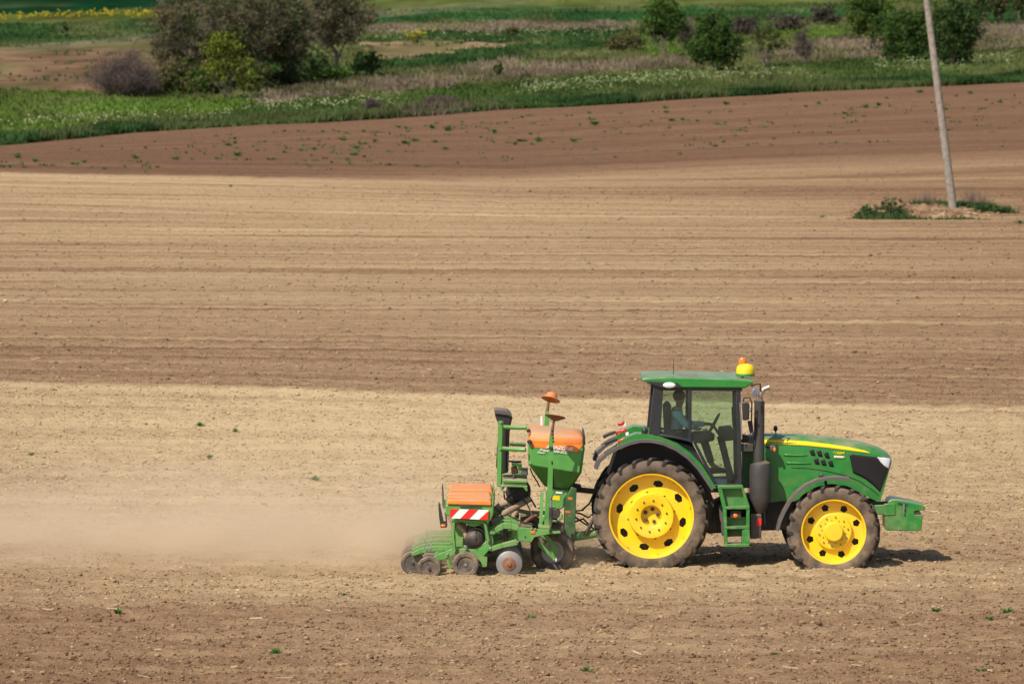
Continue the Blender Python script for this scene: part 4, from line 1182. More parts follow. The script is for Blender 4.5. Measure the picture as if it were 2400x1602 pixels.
# --- bonnet: cross sections set along its length
HST = [(120, 448, 985, .400), (235, 441, 970, .405), (350, 443, 962, .412), (470, 446, 958, .420), (600, 455, 905, .422), (700, 465, 862, .420), (820, 479, 852, .415), (900, 489, 868, .410),
       (980, 503, 905, .400), (1050, 521, 940, .388), (1100, 538, 962, .372), (1125, 549, 958, .362), (1150, 562, 868, .350), (1170, 574, 798, .335), (1188, 590, 728, .315), (1200, 608, 690, .295), (1207, 628, 662, .270)]
hx = []; hzt = []; hzb = []; hw_ = []
for (x, t, b_, w_) in HST:
    q = R2(x, t); p = W(*q, 0.0); hzt.append(p.z)
    p = W(*R2(x, b_), -w_); hx.append(p.x); hzb.append(p.z); hw_.append(w_)
hx, hzt, hzb, hw_ = map(np.array, (hx, hzt, hzb, hw_))
def bonnet_half(x, z, zt=None, zb=None):
    w = np.interp(x, hx, hw_); zt = np.interp(x, hx, hzt); zb = np.interp(x, hx, hzb)
    dr = min(0.15, 0.6 * (zt - zb)); d = max(0.0, min(1.0, (zt - z) / dr))
    return float(w * (1 - (1 - d) ** 2.4) ** (1 / 2.4)) if d > 0 else 0.0
rings = []
xs = np.interp(np.linspace(0, len(hx) - 1, 2 * len(hx) - 1), np.arange(len(hx)), hx)
for x in xs:
    zt = np.interp(x, hx, hzt); zb = np.interp(x, hx, hzb); dr = min(0.15, 0.6 * (zt - zb))
    near = [(zb + (zt - dr - zb) * u) for u in (0, .25, .5, .75, 1)] + [zt - dr * q for q in (.72, .5, .32, .18, .08, .02)]
    pts = [Vector((x, -bonnet_half(x, z), z)) for z in near]
    # a shallow waist line along the side
    ring = pts + [Vector((x, 0, zt))] + [Vector((p.x, -p.y, p.z)) for p in reversed(pts)]
    rings.append(ring)
bonnet = MB().loft(rings).build('bonnet', M['green'], tractor, smooth=50)

def on_bonnet(px, py, lift=0.004):
    Y = -0.42
    for _ in range(6):
        p = W(px, py, Y)
        Y = -bonnet_half(p.x, p.z)
    return W(px, py, Y - lift)
def bonnet_patch(name, upper, lower, mat, n=24, m=4, lift=0.004, conv=R2, bevel=0):
    ux = np.array(upper, float); lx = np.array(lower, float)
    xs_u = np.interp(np.linspace(0, 1, n + 1), np.linspace(0, 1, len(ux)), ux[:, 0]); ys_u = np.interp(np.linspace(0, 1, n + 1), np.linspace(0, 1, len(ux)), ux[:, 1])
    xs_l = np.interp(np.linspace(0, 1, n + 1), np.linspace(0, 1, len(lx)), lx[:, 0]); ys_l = np.interp(np.linspace(0, 1, n + 1), np.linspace(0, 1, len(lx)), lx[:, 1])
    mb = MB(); vs = []
    for i in range(n + 1):
        for j in range(m + 1):
            t = j / m
            vs.append(on_bonnet(*conv(xs_u[i] * (1 - t) + xs_l[i] * t, ys_u[i] * (1 - t) + ys_l[i] * t), lift))
    fs = [(i * (m + 1) + j, (i + 1) * (m + 1) + j, (i + 1) * (m + 1) + j + 1, i * (m + 1) + j + 1) for i in range(n) for j in range(m)]
    mb.add(vs, fs)
    o = mb.build(name, mat, bonnet, smooth=60)
    sd = o.modifiers.new('thick', 'SOLIDIFY'); sd.thickness = 0.006; sd.offset = 0
    # the far flank carries the same piece
    o2 = mb.mirrored().build(name, mat, bonnet, smooth=60)
    sd = o2.modifiers.new('thick', 'SOLIDIFY'); sd.thickness = 0.006; sd.offset = 0
    return o
bonnet_patch('stripe', [(232, 488), (380, 490), (560, 502), (720, 521), (880, 546), (1000, 571), (1046, 590)], [(232, 521), (380, 526), (560, 537), (720, 553), (880, 573), (1000, 588), (1046, 592)], M['decal_yellow'], n=36)
bonnet_patch('grille', [(882, 596), (960, 606), (1040, 616), (1100, 624), (1150, 660), (1183, 706)], [(912, 742), (960, 764), (1010, 790), (1050, 822), (1090, 858), (1118, 888)], M['grille'], n=20, m=10, lift=0.008)
bonnet_patch('headlight', [(1098, 624), (1150, 626), (1203, 632)], [(1122, 658), (1152, 690), (1186, 712)], M['lens_clear'], n=10, m=6, lift=0.014)
bonnet_patch('waist_crease', [(440, 699), (560, 704), (700, 722), (850, 757), (960, 800), (1060, 868), (1110, 912)], [(440, 704), (560, 710), (700, 729), (850, 764), (960, 808), (1060, 876), (1112, 920)], M['dark_metal'], n=30, m=1, lift=0.003)
bonnet_patch('panel_gap', [(350, 958), (420, 958), (480, 956)], [(350, 966), (420, 966), (480, 964)], M['dark_metal'], n=4, m=1)
bonnet_patch('panel_ridge', [(380, 598), (480, 604), (560, 606)], [(380, 612), (480, 616), (560, 610)], M['green'], n=6, m=2, lift=0.008)
bonnet_patch('panel_ridge', [(400, 660), (500, 664), (590, 668)], [(400, 674), (500, 676), (590, 672)], M['green'], n=6, m=2, lift=0.008)
for (x, y, s_) in ((600, 585, 0), (655, 592, 0), (710, 605, 0), (632, 652, 1), (684, 660, 1), (741, 669, 1)):
    bonnet_patch('air_vent', [(x - 26, y - 22), (x + 12, y - 20)], [(x - 8, y + 24), (x + 26, y + 28)], M['grille'], n=3, m=3, lift=0.005)
bonnet_patch('side_duct', [(655, 745), (690, 765), (720, 770)], [(655, 785), (690, 785), (720, 775)], M['grille'], n=3, m=2)
bonnet_patch('model_tagline', [(766, 611), (848, 615)], [(766, 632), (848, 636)], M['decal_pale'], n=4, m=1)

def text(body, name, p0, p1, height, mat, parent, shear=0.2, bold=0.012, Y=None, fit=True):
    """flat lettering from p0 to p1 (places on the surface), facing the camera side"""
    cu = bpy.data.curves.new(name, 'FONT'); cu.body = body; cu.size = 1.0; cu.shear = shear; cu.offset = bold; cu.extrude = 0.01
    ob = bpy.data.objects.new(name, cu); COL.objects.link(ob)
    dg = bpy.context.evaluated_depsgraph_get()
    me = bpy.data.meshes.new_from_object(ob.evaluated_get(dg))
    bpy.data.objects.remove(ob); bpy.data.curves.remove(cu)
    co = np.empty(len(me.vertices) * 3, np.float32); me.vertices.foreach_get('co', co); co = co.reshape(-1, 3)
    x0, x1 = co[:, 0].min(), co[:, 0].max(); hgt = co[:, 1].max() - min(0, co[:, 1].min())
    p0 = Vector(p0); p1 = Vector(p1); u = p1 - p0
    upv = Vector((-u.z, 0, u.x)).normalized()
    out = np.empty_like(co)
    for i, c in enumerate(co):
        q = p0 + u * float((c[0] - x0) / (x1 - x0)) + upv * float(c[1] / hgt * height) + Vector((0, -float(c[2]) * 0.15, 0))
        out[i] = q - ORI[parent.name]
    me.vertices.foreach_set('co', out.ravel()); me.update()
    me.materials.clear(); me.materials.append(mat)
    o = bpy.data.objects.new(name, me); COL.objects.link(o); o.parent = parent; ORI[o.name] = ORI[parent.name]
    o.location = (0, 0, 0)
    return o
def flat_pt(px, py, Y): return W(px, py, Y)
yb = on_bonnet(*R2(800, 590)).y - 0.004
text('6155M', 'model_number', W(*R2(757, 596), yb), W(*R2(846, 602), yb), 0.040, M['decal_yellow'], bonnet, shear=0.15, bold=0.03)
yb = on_bonnet(*R2(420, 512)).y - 0.008
text('JOHN DEERE', 'stripe_lettering', W(*R2(262, 516), yb), W(*R2(478, 524), yb), 0.034, M['decal_green'], bonnet, shear=0.0, bold=0.02)
# bonnet mirror on its stalk, small lamp by the stack, sensor on top
mb = MB().tube([W(*R2(322, 450), -0.05), W(*R2(320, 425), -0.05)], 0.008, n=6); mb.ball(W(*R2(319, 404), -0.05), (0.034, 0.05, 0.048))
mb.build('bonnet_mirror', M['black'], tractor)
mb = MB().wprism([R2(272, 535), R2(318, 535), R2(324, 570), R2(280, 578)], -0.62, -0.52); mb.build('side_lamp', M['fender_grey'], tractor, bevel=0.01)
MB().ball(W(*R2(312, 565), -0.63), (0.022, 0.012, 0.035)).build('side_lamp_lens', M['lens_orange'], tractor)
MB().tube([W(*R2(240, 540), -0.50), W(*R2(290, 555), -0.56)], 0.012, n=6).build('lamp_bracket', M['black'], tractor)
# front mudguards
arc = [(336, 1188), (352, 1120), (385, 1045), (430, 965), (490, 893), (560, 840), (640, 805), (720, 789), (800, 788), (885, 798)]
for sg in (1, -1):
    mb = MB().bar([W(*R2(*p), -1.06) for p in arc], [0.040] * 8 + [0.045, 0.050], -1.06, -0.74)
    if sg < 0: mb = mb.mirrored()
    mb.build('front_mudguard', M['fender_grey'], tractor, smooth=50)
mb = MB().tube([W(*R2(700, 800), -0.74), W(*R2(720, 900), -0.6), W(*R2(740, 1000), -0.45)], 0.022, n=6); mb.build('mudguard_stay', M['black'], tractor)

# --- cab
YC = -0.80
def cabpiece(name, poly, Y0, Y1, mat='cabframe', bevel=0.008, both=True, conv=R1, parent=None):
    mb = MB().wprism(poly, Y0, Y1, conv)
    o = mb.build(name, M[mat], parent or tractor, bevel=bevel)
    if both: mb.mirrored().build(name, M[mat], parent or tractor, bevel=bevel)
    return o
cabpiece('rear_pillar', [(508, 614), (540, 280), (602, 280), (582, 614)], YC, YC + .16)
cabpiece('door_pillar', [(768, 308), (787, 308), (787, 662), (765, 655)], YC, YC + .06)
cabpiece('front_pillar', [(1078, 305), (1108, 305), (1118, 948), (1090, 948)], YC, YC + .07)
cabpiece('window_sill', [(576, 606), (680, 622), (770, 641), (800, 658), (795, 670), (760, 655), (676, 636), (574, 622)], YC - .003, YC + .06)
cabpiece('door_edge', [(792, 655), (808, 655), (962, 950), (938, 950)], YC - .005, YC + .05)
cabpiece('door_sill', [(935, 938), (1118, 936), (1118, 956), (940, 958)], YC - .008, YC + .06)
cabpiece('roof_rail', [(585, 296), (1120, 300), (1118, 326), (590, 320)], YC - .004, YC + .06)
cabpiece('door_glass', [(786, 322), (1082, 322), (1094, 938), (945, 938), (806, 660), (786, 655)], YC + .02, YC + .028, 'glass', bevel=0)
cabpiece('quarter_glass', [(598, 318), (770, 318), (768, 642), (682, 628), (580, 610)], YC + .022, YC + .030, 'glass', bevel=0)
# crossing members and end glass
xa = W(*R1(545, 600), YC); xb = W(*R1(575, 300), YC)
MB().prism([(xa.x - .02, YC + .1, xa.z - .02), (xa.x + .05, YC + .1, xa.z - .02), (xa.x + .05, YC + .1, xa.z + .06), (xa.x - .02, YC + .1, xa.z + .06)], (0, -2 * (YC + .1), 0)).build('rear_crossmember', M['cabframe'], tractor)
MB().add([(xa.x, YC + .15, xa.z + .03), (xa.x, -YC - .15, xa.z + .03), (xb.x, -YC - .15, xb.z), (xb.x, YC + .15, xb.z)], [(0, 1, 2, 3)]).build('rear_glass', M['glass'], tractor)
fa = W(*R1(1104, 930), YC); fb = W(*R1(1094, 320), YC)
MB().add([(fa.x, YC + .06, fa.z), (fa.x, -YC - .06, fa.z), (fb.x, -YC - .06, fb.z), (fb.x, YC + .06, fb.z)], [(0, 1, 2, 3)]).build('windscreen', M['glass'], tractor)
mb = MB().wprism([(580, 640), (800, 690), (935, 945), (1108, 945), (1108, 990), (900, 990), (740, 760), (580, 690)], YC + .12, -YC - .12, R1)
mb.build('cab_floor', M['cabframe'], tractor)
roof = MB().wprism([(462, 244), (500, 238), (640, 235), (860, 239), (1060, 246), (1150, 252), (1198, 262), (1190, 276), (1136, 306), (722, 302), (688, 276), (600, 272), (464, 262)], -0.84, 0.84, R1).build('roof', M['green'], tractor, bevel=0.035, seg=3)
cabpiece('roof_trim', [(470, 258), (600, 268), (690, 273), (728, 303), (590, 305), (520, 280)], -0.848, -0.70, 'cabframe', parent=roof)
MB().ball(W(*R1(640, 286), -0.852), (0.098, 0.02, 0.045), 20, 10).build('roof_lamp', M['lens_clear'], roof)
mb = MB().wprism([(672, 228), (836, 230), (838, 242), (670, 240)], -0.55, 0.05, R1); mb.build('roof_hatch', M['grey_pad'], roof, bevel=0.015)
cabpiece('rear_work_lamp', [(486, 256), (520, 262), (516, 296), (494, 288)], -0.70, -0.58, 'lens_clear', parent=roof)
MB().tube([W(*R1(668, 215), 0.1), W(*R1(668, 112), 0.1)], [0.006, 0.003], n=5).build('aerial', M['black'], roof)
dc = W(*R1(1140, 226), -0.30)
MB().lathe(dc, [(0.142, 0), (0.144, .028), (0.140, .040), (0.0, .040)], 32, rot=Matrix.Rotation(R(90), 3, 'X')).build('receiver_base', M['green'], roof)
MB().lathe(dc + Vector((0, 0, .035)), [(0.140, 0), (0.143, .055), (0.132, .105), (0.10, .138), (0.05, .152), (0.0, .156)], 32, rot=Matrix.Rotation(R(90), 3, 'X')).build('receiver_dome', M['decal_yellow'], roof)
bc = W(*R1(1121, 158), -0.20)
MB().lathe(bc, [(0.052, 0), (0.055, .02), (0.060, .05), (0.058, .09), (0.045, .115), (0.0, .125)], 24, rot=Matrix.Rotation(R(90), 3, 'X')).build('beacon', M['lens_orange'], roof)
MB().tube([bc - Vector((0, 0, .25)), bc + Vector((0, 0, .005))], 0.02, n=8).build('beacon_stem', M['black'], roof)
# seat, console, dash, wheel
mb = MB().wprism([R1(610, 600), R1(735, 610), R1(745, 655), R1(640, 660), R1(610, 640)], -0.24, 0.24); mb.build('driver_seat', M['seat'], tractor, bevel=0.03)
mb = MB().wprism([R1(600, 420), R1(630, 395), R1(655, 420), R1(650, 610), R1(610, 612)], -0.22, 0.22); mb.build('seat_back', M['seat'], tractor, bevel=0.03)
mb = MB().wprism([R1(790, 592), R1(900, 588), R1(940, 610), R1(935, 650), R1(850, 668), R1(790, 655)], -0.56, -0.36); mb.build('side_console', M['seat'], tractor, bevel=0.02)
MB().ball(W(*R1(880, 582), -0.46), (0.03, 0.03, 0.03)).build('console_knob', M['lens_orange'], tractor)
mb = MB().wprism([R1(968, 568), R1(1050, 560), R1(1072, 600), R1(1062, 648), R1(1000, 655), R1(965, 610)], -0.22, 0.22); mb.build('dashboard', M['seat'], tractor, bevel=0.02)
mb = MB().tube([W(*R1(975, 620), 0), W(*R1(1010, 760), 0), W(*R1(1050, 930), 0)], [0.06, 0.055, 0.07], n=8); mb.build('steering_column', M['seat'], tractor)
swc = W(*R1(928, 548), 0.0)
a_ = W(*R1(900, 600), 0); b2 = W(*R1(956, 498), 0)
axis = (b2 - a_).normalized(); rad_ = (b2 - a_).length / 2 * 1.0
sw = MB(); pts = []
for k in range(25):
    t = 2 * math.pi * k / 24; pts.append(swc + axis * math.cos(t) * 0.20 + Vector((0, 1, 0)) * math.sin(t) * 0.20)
sw.tube(pts, 0.014, n=6, caps=False); sw.tube([swc + axis * .2, swc - axis * .2], 0.012, n=6); sw.tube([swc, W(*R1(975, 620), 0)], 0.02, n=6)
sw.build('steering_wheel', M['black'], tractor)
mb = MB().wprism([R1(1048, 430), R1(1072, 425), R1(1075, 560), R1(1055, 560)], -0.66, -0.60); mb.build('corner_display', M['black'], tractor, bevel=0.01)

# --- rear fenders with lamps
outer = [(295, 690), (340, 640), (420, 606), (500, 610), (600, 636), (700, 676), (780, 732), (850, 806), (905, 890), (948, 960)]
inner = [(325, 712), (370, 664), (430, 648), (500, 644), (590, 660), (690, 700), (765, 754), (832, 826), (886, 908), (922, 965)]
lip = [(160, 838), (178, 788), (230, 742), (300, 700), (380, 668), (450, 652), (520, 652), (600, 668), (690, 708), (768, 764), (834, 836), (886, 914), (924, 975)]
for sg in (1, -1):
    f = lambda m_: m_ if sg > 0 else m_.mirrored()
    mb = MB()
    for i in range(len(outer) - 1):
        mb.wprism([outer[i], outer[i + 1], inner[i + 1], inner[i]], -1.02, -0.56, R1)
    fend = f(mb).build('rear_fender', M['green'], tractor, smooth=50)
    mb = MB().bar([W(*R1(*p), -1.09) for p in lip], [.055, .06] + [.05] * 8 + [.045, .04, .03], -1.09, -0.58)
    f(mb).build('fender_lip', M['fender_grey'], fend, smooth=50)
    plate = [(300, 705), (380, 675), (450, 660), (520, 658), (600, 674), (690, 714), (768, 770), (834, 842), (886, 920), (940, 1060), (900, 1180), (560, 1250), (200, 1000)]
    f(MB().wprism(plate, -0.56, -0.54, R1)).build('fender_inner', M['black'], fend)  # black plate closes the wheel arch, the arch's shade put into its colour
    f(MB().wprism([(312, 584), (350, 570), (362, 578), (358, 594), (318, 604)], -0.84, -0.72, R1)).build('tail_lamp', M['lens_red'], fend, bevel=0.012)
    f(MB().wprism([(300, 652), (345, 630), (352, 632), (346, 650), (304, 672)], -1.00, -0.88, R1)).build('tail_lamp', M['lens_red'], fend, bevel=0.012)
    f(MB().wprism([(352, 598), (372, 592), (374, 612), (356, 618)], -1.01, -0.99, R1)).build('lamp_reflector', M['white'], fend)
    f(MB().wprism([(212, 730), (260, 700), (345, 668), (346, 686), (270, 722), (216, 752)], -1.00, -0.80, R1)).build('lamp_bar', M['black'], fend, bevel=0.01)
    f(MB().wprism([(214, 662), (262, 640), (300, 632), (300, 648), (262, 660), (220, 684)], -0.80, -0.62, R1)).build('lamp_bar', M['black'], fend, bevel=0.01)
MB().ball(W(*R1(478, 588), -0.86), (0.05, 0.05, 0.07)).build('rear_lamp_pod', M['black'], tractor)
# --- exhaust stack
YE_ = -0.70
def ring_tube(pts, r, n=20): return MB().tube([W(*R1(*p), YE_) for p in pts], r, n=n)
stack = ring_tube([(1228, 796), (1232, 392)], [0.083, 0.079]).build('exhaust_stack', M['exhaust'], tractor)
ring_tube([(1241, 396), (1240, 352), (1246, 330), (1262, 312), (1298, 298)], [0.036, 0.038, 0.040, 0.040, 0.040]).build('exhaust_pipe', M['chrome'], stack)
ring_tube([(1231, 398), (1232, 388)], [0.084, 0.08]).build('stack_collar', M['dark_metal'], stack)
ring_tube([(1233, 1125), (1233, 1085), (1236, 1030), (1238, 830), (1237, 800), (1234, 786)], [0.06, 0.12, 0.163, 0.170, 0.155, 0.09]).build('muffler', M['exhaust'], stack)
MB().wprism([(1170, 1132), (1246, 1132), (1244, 1290), (1172, 1296)], -0.80, -0.58, R1).build('muffler_box', M['exhaust'], stack, bevel=0.015)
MB().wprism([(1212, 1165), (1246, 1160), (1244, 1205), (1216, 1210)], -0.806, -0.79, R1).build('side_reflector', M['red'], stack)
MB().wprism([(1098, 670), (1192, 670), (1192, 722), (1098, 722)], -0.74, -0.66, R1).build('stack_bracket', M['exhaust'], stack, bevel=0.008)
for k in range(7):
    y_ = 430 + k * 50
    for j in range(3): pass
# mirrors and wipers near the front pillar
MB().tube([W(*R1(1180, 290), -0.78), W(*R1(1195, 283), -0.90), W(*R1(1236, 276), -0.98), W(*R1(1242, 330), -0.98)], 0.014, n=6).build('mirror_arm', M['black'], tractor)
MB().wprism([(1184, 312), (1218, 308), (1216, 362), (1186, 366)], -1.00, -0.96, R1).build('far_mirror', M['mirror'], tractor, bevel=0.01)
MB().wprism([(1116, 398), (1150, 392), (1168, 410), (1164, 515), (1122, 518)], -0.98, -0.92, R1).build('mirror_housing', M['black'], tractor, bevel=0.02)
MB().tube([W(*R1(1126, 395), -0.95), W(*R1(1130, 368), -0.95), W(*R1(1168, 366), -0.93), W(*R1(1182, 400), -0.9), W(*R1(1180, 520), -0.86), W(*R1(1190, 600), -0.84), W(*R1(1182, 670), -0.8)], 0.012, n=6).build('mirror_arm', M['black'], tractor)
MB().wprism([(1152, 520), (1186, 520), (1188, 600), (1170, 606)], -0.84, -0.78, R1).build('front_work_lamp', M['black'], tractor, bevel=0.02)
MB().ball(W(*R1(1170, 452), -0.96), 0.022).build('mirror_joint', M['steel'], tractor)
MB().tube([W(*R1(1104, 400), -0.84), W(*R1(1112, 520), -0.84), W(*R1(1116, 640), -0.84)], 0.010, n=5).build('grab_rail', M['steel'], tractor)
MB().wprism([(1115, 610), (1190, 625), (1190, 665), (1115, 665)], -0.62, -0.40, R1).build('cowl', M['black'], tractor, bevel=0.01)
MB().wprism([(1118, 700), (1180, 700), (1180, 960), (1118, 960)], -0.52, -0.42, R1).build('cowl_panel', M['green_in'], tractor)

# --- cab steps
Ys0, Ys1 = -1.02, -0.66
st = MB().wprism([(958, 958), (1124, 952), (1150, 1040), (1168, 1084), (1004, 1090)], Ys0 + .10, Ys0 + .13, R1).build('step_panel', M['green'], tractor, bevel=0.006)
for a_, b_ in (((958, 958), (1016, 1345)), ((1140, 1075), (1166, 1340))):
    pass
MB().wprism([(958, 958), (985, 958), (1016, 1095), (1024, 1345), (1004, 1345), (992, 1100)], Ys0, Ys1, R1).build('step_side', M['green'], st, bevel=0.006)
MB().wprism([(1112, 955), (1126, 952), (1168, 1080), (1168, 1345), (1118, 1345), (1118, 1240), (1146, 1228), (1146, 1090)], Ys0, Ys1, R1).build('step_side', M['green'], st, bevel=0.006)
for y_ in (956, 1092, 1222, 1338):
    x0 = 962 if y_ < 1000 else 1004
    MB().wprism([(x0, y_ - 9), (1166 if y_ > 1000 else 1124, y_ - 11), (1166 if y_ > 1000 else 1124, y_ + 7), (x0, y_ + 8)], Ys0 - .006, Ys1 - .02, R1).build('step_tread', M['green'], st, bevel=0.005)
MB().wprism([(1014, 1150), (1148, 1150), (1148, 1216), (1014, 1216)], Ys0 + .20, Ys0 + .22, R1).build('step_riser', M['green'], st)
MB().wprism([(1018, 1232), (1148, 1232), (1148, 1275), (1018, 1280)], Ys0 + .22, Ys0 + .24, R1).build('step_riser', M['green_in'], st)
MB().wprism([(1040, 1108), (1112, 1108), (1112, 1162), (1040, 1162)], Ys0 + .06, Ys0 + .15, R1).build('lamp_housing', M['black'], st, bevel=0.01)
MB().ball(W(*R1(1075, 1141), Ys0 + .06), (0.036, 0.015, 0.036)).build('step_lamp', M['lens_orange'], st)

# ------------------------------------------------------------------ front ballast block
fb_root = empty('ballast_block', (W(*R2(1300, 1190), 0).x, 0, W(*R2(1300, 1190), -0.4).z))
tag(fb_root, 'green steel ballast block hung on the front linkage of the tractor', 'ballast weight')
YB = -0.36
body = [(1182, 992), (1180, 972), (1190, 958), (1212, 948), (1246, 950), (1440, 988), (1464, 1000), (1466, 1022), (1458, 1028), (1384, 1036), (1382, 1064), (1446, 1062), (1447, 1078), (1436, 1178), (1424, 1188), (1168, 1184), (1160, 1170), (1156, 1074), (1232, 1066), (1232, 985)]
wb = MB().wprism(body, YB, -YB, R2).build('weight_body', M['green'], fb_root, bevel=0.012)
MB().wprism([(1078, 990), (1226, 986), (1228, 1062), (1080, 1064)], -0.34, -0.27, R2).build('weight_bracket', M['green'], fb_root, bevel=0.01)
MB().wprism([(1078, 990), (1226, 986), (1228, 1062), (1080, 1064)], -0.34, -0.27, R2).mirrored().build('weight_bracket', M['green'], fb_root, bevel=0.01)
MB().wprism([(1150, 980), (1236, 976), (1238, 1066), (1152, 1072)], YB - .012, YB + .05, R2).build('bracket_plate', M['green'], fb_root, bevel=0.008)
MB().wprism([(1256, 970), (1330, 982), (1330, 996), (1256, 986)], YB - .006, YB + .02, R2).build('hand_slot', M['dark_metal'], fb_root)
MB().tube([W(*R2(1302, 980), YB - .02), W(*R2(1304, 1010), YB - .03), W(*R2(1300, 1035), YB - .02), W(*R2(1304, 1056), YB - .02)], 0.014, n=6).build('linch_pin', M['steel'], fb_root)
MB().wprism([(1370, 1036), (1420, 1030), (1440, 1064), (1372, 1066)], YB + .02, YB + .2, R2).build('notch_liner', M['dark_metal'], fb_root)
MB().wprism([(1030, 985), (1090, 990), (1090, 1060), (1030, 1040)], -0.30, 0.30, R2).build('front_linkage', M['green_in'], tractor, bevel=0.01)

# ------------------------------------------------------------------ driver
def skinned(name, joints, edges, mat, parent, origin, root=0, sub=2):
    me = bpy.data.meshes.new(name)
    me.from_pydata([tuple(Vector(j[:3]) - Vector(origin)) for j in joints], edges, [])
    o = bpy.data.objects.new(name, me); link(o, parent, origin)
    o.modifiers.new('skin', 'SKIN'); 
    lay = me.skin_vertices[0].data
    for i, j in enumerate(joints):
        r = j[3]; lay[i].radius = r if hasattr(r, '__len__') else (r, r)
    lay[root].use_root = True
    s_ = o.modifiers.new('sub', 'SUBSURF'); s_.levels = sub; s_.render_levels = sub
    me.materials.append(mat)
    for m_ in o.modifiers:
        if m_.type == 'SKIN': m_.use_smooth_shade = True
    return o
hip = W(*R6(470, 930), 0.0)
def D(x, y, Y): return W(*R6(x, y), Y)
hipz = hip
chest = D(485, 740, 0.0); neck = D(510, 615, 0.0); head = D(528, 525, 0.0); crown = D(526, 468, 0.0)
J = []; E = []
def jn(p, r, parent=None):
    J.append((p.x, p.y, p.z, r)); i = len(J) - 1
    if parent is not None: E.append((parent, i))
    return i
b0 = jn(hip, (.15, .12)); b1 = jn(D(468, 840, 0), (.145, .11), b0); b2_ = jn(chest, (.165, .12), b1); b3 = jn(D(495, 665, 0), (.12, .09), b2_); b4 = jn(neck, .055, b3); b5 = jn(D(520, 580, 0), .058, b4)
b6 = jn(head, (.080, .092), b5); b7 = jn(crown, (.070, .080), b6)
nose = jn(D(575, 535, 0), .016, b6)
arms = {}
for sg in (-1, 1):
    sh = jn(D(492, 670, sg * .19), .062, b3)
    el = jn(D(575, 800, sg * .27), .045, sh)
    hd = (740, 850) if sg < 0 else (860, 800)
    yw = -.34 if sg < 0 else .12
    wr = jn(D(hd[0] - 55, hd[1] - 4, yw * .96), .028, el)
    pm = jn(D(hd[0] - 10, hd[1], yw), (.040, .020), wr)
    for f_ in range(4):
        off = (f_ - 1.5) * .020
        k1 = jn(D(hd[0] + 22, hd[1] - 4, yw + off), .0095, pm); k2 = jn(D(hd[0] + 38, hd[1] + 8, yw + off), .009, k1); jn(D(hd[0] + 40, hd[1] + 24 - 2 * abs(f_ - 1), yw + off), .008, k2)
    th = jn(D(hd[0] - 18, hd[1] + 6, yw + .045 * (-sg)), .012, pm); jn(D(hd[0] + 10, hd[1] + 16, yw + .05 * (-sg)), .010, th)
    hp = jn(D(500, 940, sg * .10), .085, b0)
    kn = jn(D(780, 960, sg * .16), .062, hp)
    an = jn(D(870, 1240, sg * .15), .042, kn)
    jn(D(960, 1290, sg * .15), .036, an)
    arms[sg] = None
person = skinned('person', J, E, M['skin'], None, hip)
tag(person, 'person in a light blue shirt seated at the wheel inside the tractor cab', 'person')
J = []; E = []
b0 = jn(hip, (.165, .135)); b1 = jn(D(468, 840, 0), (.165, .13), b0); b2_ = jn(chest, (.185, .14), b1); b3 = jn(D(495, 660, 0), (.14, .105), b2_); jn(D(506, 628, 0), (.07, .068), b3)
for sg in (-1, 1):
    sh = jn(D(492, 670, sg * .19), .078, b3); el = jn(D(575, 800, sg * .27), .062, sh)
    hd = (740, 850) if sg < 0 else (860, 800); yw = -.34 if sg < 0 else .12
    jn(D(hd[0] - 62, hd[1] - 4, yw * .96), .042, el)
skinned('shirt', J, E, M['shirt'], person, hip)
J = []; E = []
b0 = jn(D(470, 925, 0), (.17, .14))
for sg in (-1, 1):
    hp = jn(D(500, 942, sg * .10), .098, b0); kn = jn(D(780, 960, sg * .16), .075, hp); an = jn(D(866, 1228, sg * .15), .056, kn)
skinned('trousers', J, E, M['trousers'], person, hip)
hb = MB().ball(D(514, 492, 0), (0.098, 0.092, 0.095), 16, 10); hb.build('hair', M['hair'], person, smooth=80)
for sg in (-1, 1):
    MB().ball(D(566, 516, sg * .032), 0.010, 8, 6).build('eye', M['hair'], person)
    MB().tube([D(946, 1290, sg * .15) - Vector((.14, 0, .02)), D(960, 1296, sg * .15), D(960, 1296, sg * .15) + Vector((.08, 0, -.015))], [.05, .052, .035], n=8).build('shoe', M['seat'], person)

# ------------------------------------------------------------------ seeder
seeder = empty('seeder', (-0.1, 0, 0))
tag(seeder, 'green mounted row seeder with orange topped hopper hitched behind the tractor', 'seeder')
def piece(name, poly, Y0, Y1, mat='seed_green', bevel=0.008, conv=R3, parent=None, both=False, kind=None, label=None):
    mb = MB().wprism(poly, Y0, Y1, conv)
    o = mb.build(name, M[mat], parent or seeder, bevel=bevel, kind=kind, label=label)
    if both: mb.mirrored().build(name, M[mat], parent or seeder, bevel=bevel, kind=kind)
    return o
def rod(name, pts, r, mat='seed_green', Y=None, conv=R3, parent=None, n=8):
    P = [W(*conv(p[0], p[1]), p[2] if len(p) > 2 else Y) for p in pts]
    return MB().tube(P, r, n=n).build(name, M[mat], parent or seeder, smooth=60)

